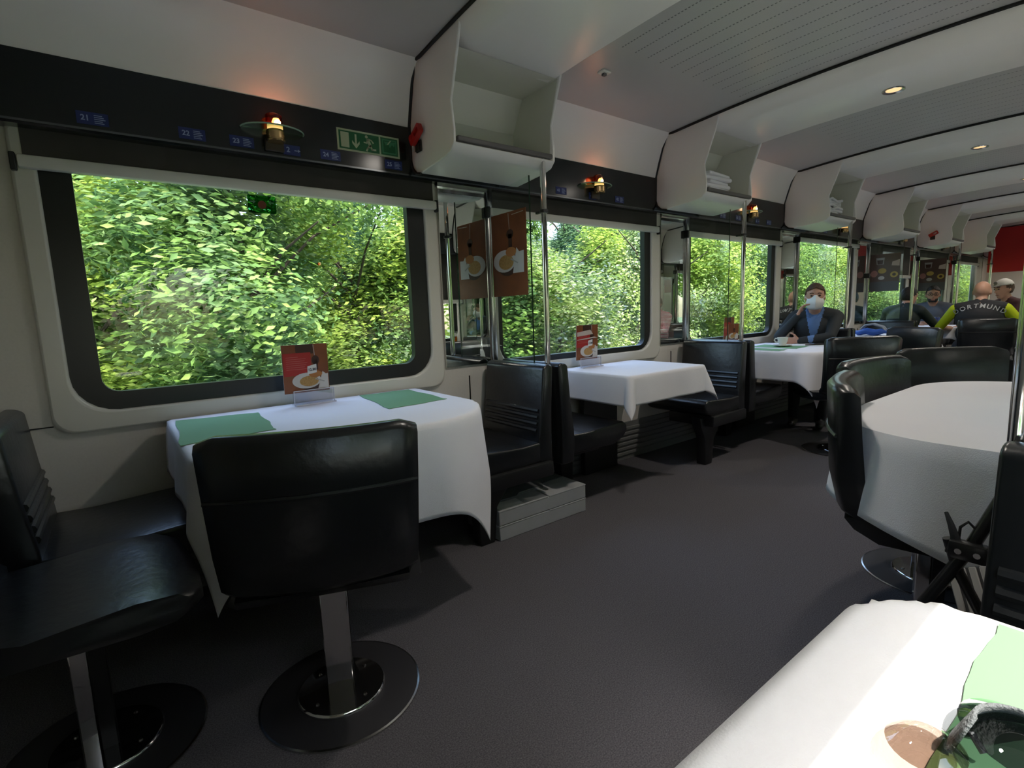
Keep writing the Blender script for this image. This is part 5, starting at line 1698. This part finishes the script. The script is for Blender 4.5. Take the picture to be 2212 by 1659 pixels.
def trunk_mesh(h, r, seed, branches=5):
    rnd = random.Random(seed)
    bm = B()
    pts = [(rnd.uniform(-0.05, 0.05) * i, rnd.uniform(-0.05, 0.05) * i, h * i / 5) for i in range(6)]
    tube(bm, pts, [r * (1 - 0.12 * i) for i in range(6)], 8)
    for k in range(branches):
        z = h * rnd.uniform(0.45, 0.95); a = rnd.uniform(0, 6.28); L = h * rnd.uniform(0.25, 0.45)
        tube(bm, [(0, 0, z), (L * 0.5 * math.cos(a), L * 0.5 * math.sin(a), z + L * 0.5), (L * math.cos(a), L * math.sin(a), z + L * 0.8)], [r * 0.4, r * 0.28, r * 0.12], 6)
    me = bpy.data.meshes.new('trunk'); bm.to_mesh(me); bm.free()
    return me
def crown_blobs(seed, w, h, k):
    rnd = random.Random(seed)
    out = []
    for i in range(k):
        z = h * (0.20 + 0.75 * (i + 0.5) / k)
        q = w * (0.75 + 0.25 * math.sin(3 * (i + 0.5) / k))
        out.append((rnd.uniform(-0.55, 0.55) * w, rnd.uniform(-0.45, 0.45) * w, z, q * rnd.uniform(0.45, 0.65), q * rnd.uniform(0.45, 0.65), h * rnd.uniform(0.13, 0.19), 1))
    return out
CR = {}
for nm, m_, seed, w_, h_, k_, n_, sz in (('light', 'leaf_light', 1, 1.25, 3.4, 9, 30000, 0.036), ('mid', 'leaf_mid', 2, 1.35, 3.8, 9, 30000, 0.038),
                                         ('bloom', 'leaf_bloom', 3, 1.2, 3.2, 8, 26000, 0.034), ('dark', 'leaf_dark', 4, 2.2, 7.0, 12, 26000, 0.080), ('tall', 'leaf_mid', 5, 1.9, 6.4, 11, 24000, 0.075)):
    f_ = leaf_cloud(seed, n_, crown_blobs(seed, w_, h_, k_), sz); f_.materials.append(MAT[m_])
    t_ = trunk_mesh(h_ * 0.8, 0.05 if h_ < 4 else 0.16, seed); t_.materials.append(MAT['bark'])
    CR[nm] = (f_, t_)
def plant(kind, label, x, y, z, sc, rz, group):
    root = thing('tree' if kind in ('dark', 'tall') else 'shrub', label, 'tree' if kind in ('dark', 'tall') else 'shrub', (x, y, z), rz, group)
    root.scale = (sc, sc, sc)
    for nm, me in (('foliage', CR[kind][0]), ('trunk', CR[kind][1])):
        o = bpy.data.objects.new(nm, me); C.objects.link(o); o.parent = root
    return root
GZ = -1.15
rnd = random.Random(11)
row = [('mid', -1.6), ('light', -0.2), ('mid', 1.1), ('light', 2.6), ('mid', 3.8), ('bloom', 5.4), ('light', 6.8), ('bloom', 8.4), ('light', 10.2), ('light', 12.0), ('mid', 14.0), ('light', 16.2), ('bloom', 18.5), ('mid', 21.0), ('light', 24.0), ('mid', 27.0), ('light', 31.0), ('mid', 35.0), ('light', 40.0), ('mid', 46.0), ('light', 53.0), ('mid', 61.0)]
LAB = {'light': 'bright yellow-green shrub on the railway bank', 'mid': 'mid green leafy shrub on the railway bank', 'bloom': 'pale flowering shrub on the railway bank'}
for i, (k_, x) in enumerate(row):
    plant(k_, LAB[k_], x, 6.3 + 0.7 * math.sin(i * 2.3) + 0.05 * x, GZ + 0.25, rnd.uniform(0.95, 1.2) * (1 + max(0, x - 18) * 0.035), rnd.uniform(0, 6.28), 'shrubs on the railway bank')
for i in range(13):
    k_ = ('dark', 'tall')[i % 2]
    x = -4.5 + 3.9 * i
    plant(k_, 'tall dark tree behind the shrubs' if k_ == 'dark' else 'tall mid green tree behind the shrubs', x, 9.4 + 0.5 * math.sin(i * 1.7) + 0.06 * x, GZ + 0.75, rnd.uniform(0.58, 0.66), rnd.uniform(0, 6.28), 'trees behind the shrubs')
for i in range(9):
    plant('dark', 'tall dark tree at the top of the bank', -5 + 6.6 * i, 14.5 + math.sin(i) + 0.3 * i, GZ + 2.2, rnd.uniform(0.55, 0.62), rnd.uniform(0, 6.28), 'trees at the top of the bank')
# the other side of the line: out-of-frame shrubs enlarged to block sky light
for i in range(8):
    plant(('mid', 'light')[i % 2], 'shrub beyond the sunny side windows, enlarged to block sky light', -6 + 5.6 * i, -8.0 - 0.5 * math.sin(i * 2.1), GZ - 0.1, rnd.uniform(2.7, 3.0), rnd.uniform(0, 6.28), 'shrubs beyond the sunny side')
bm = B()
prof = [(-60, GZ), (3.6, GZ), (5.0, GZ + 0.1), (8.0, GZ + 0.6), (12.0, GZ + 1.9), (16.0, GZ + 3.6), (24, GZ + 6.5), (60, GZ + 8)]
va = [[bm.verts.new((x, y, z)) for y, z in prof] for x in (-60, 90)]
for i in range(len(prof) - 1):
    bm.faces.new((va[0][i], va[0][i + 1], va[1][i + 1], va[1][i]))
o = struct('ground', bm, 'earth', 'grassy railway bank outside the windows')
bm = B(); box(bm, (-60, -7.0, GZ - 0.02), (90, 3.4, GZ + 0.03)); struct('track_bed_bounce', bm, 'ballast_bounce', 'unseen track bed added and kept pale to bounce light into the train')  # unseen pale bed added to throw sunlight up onto ceiling and beams
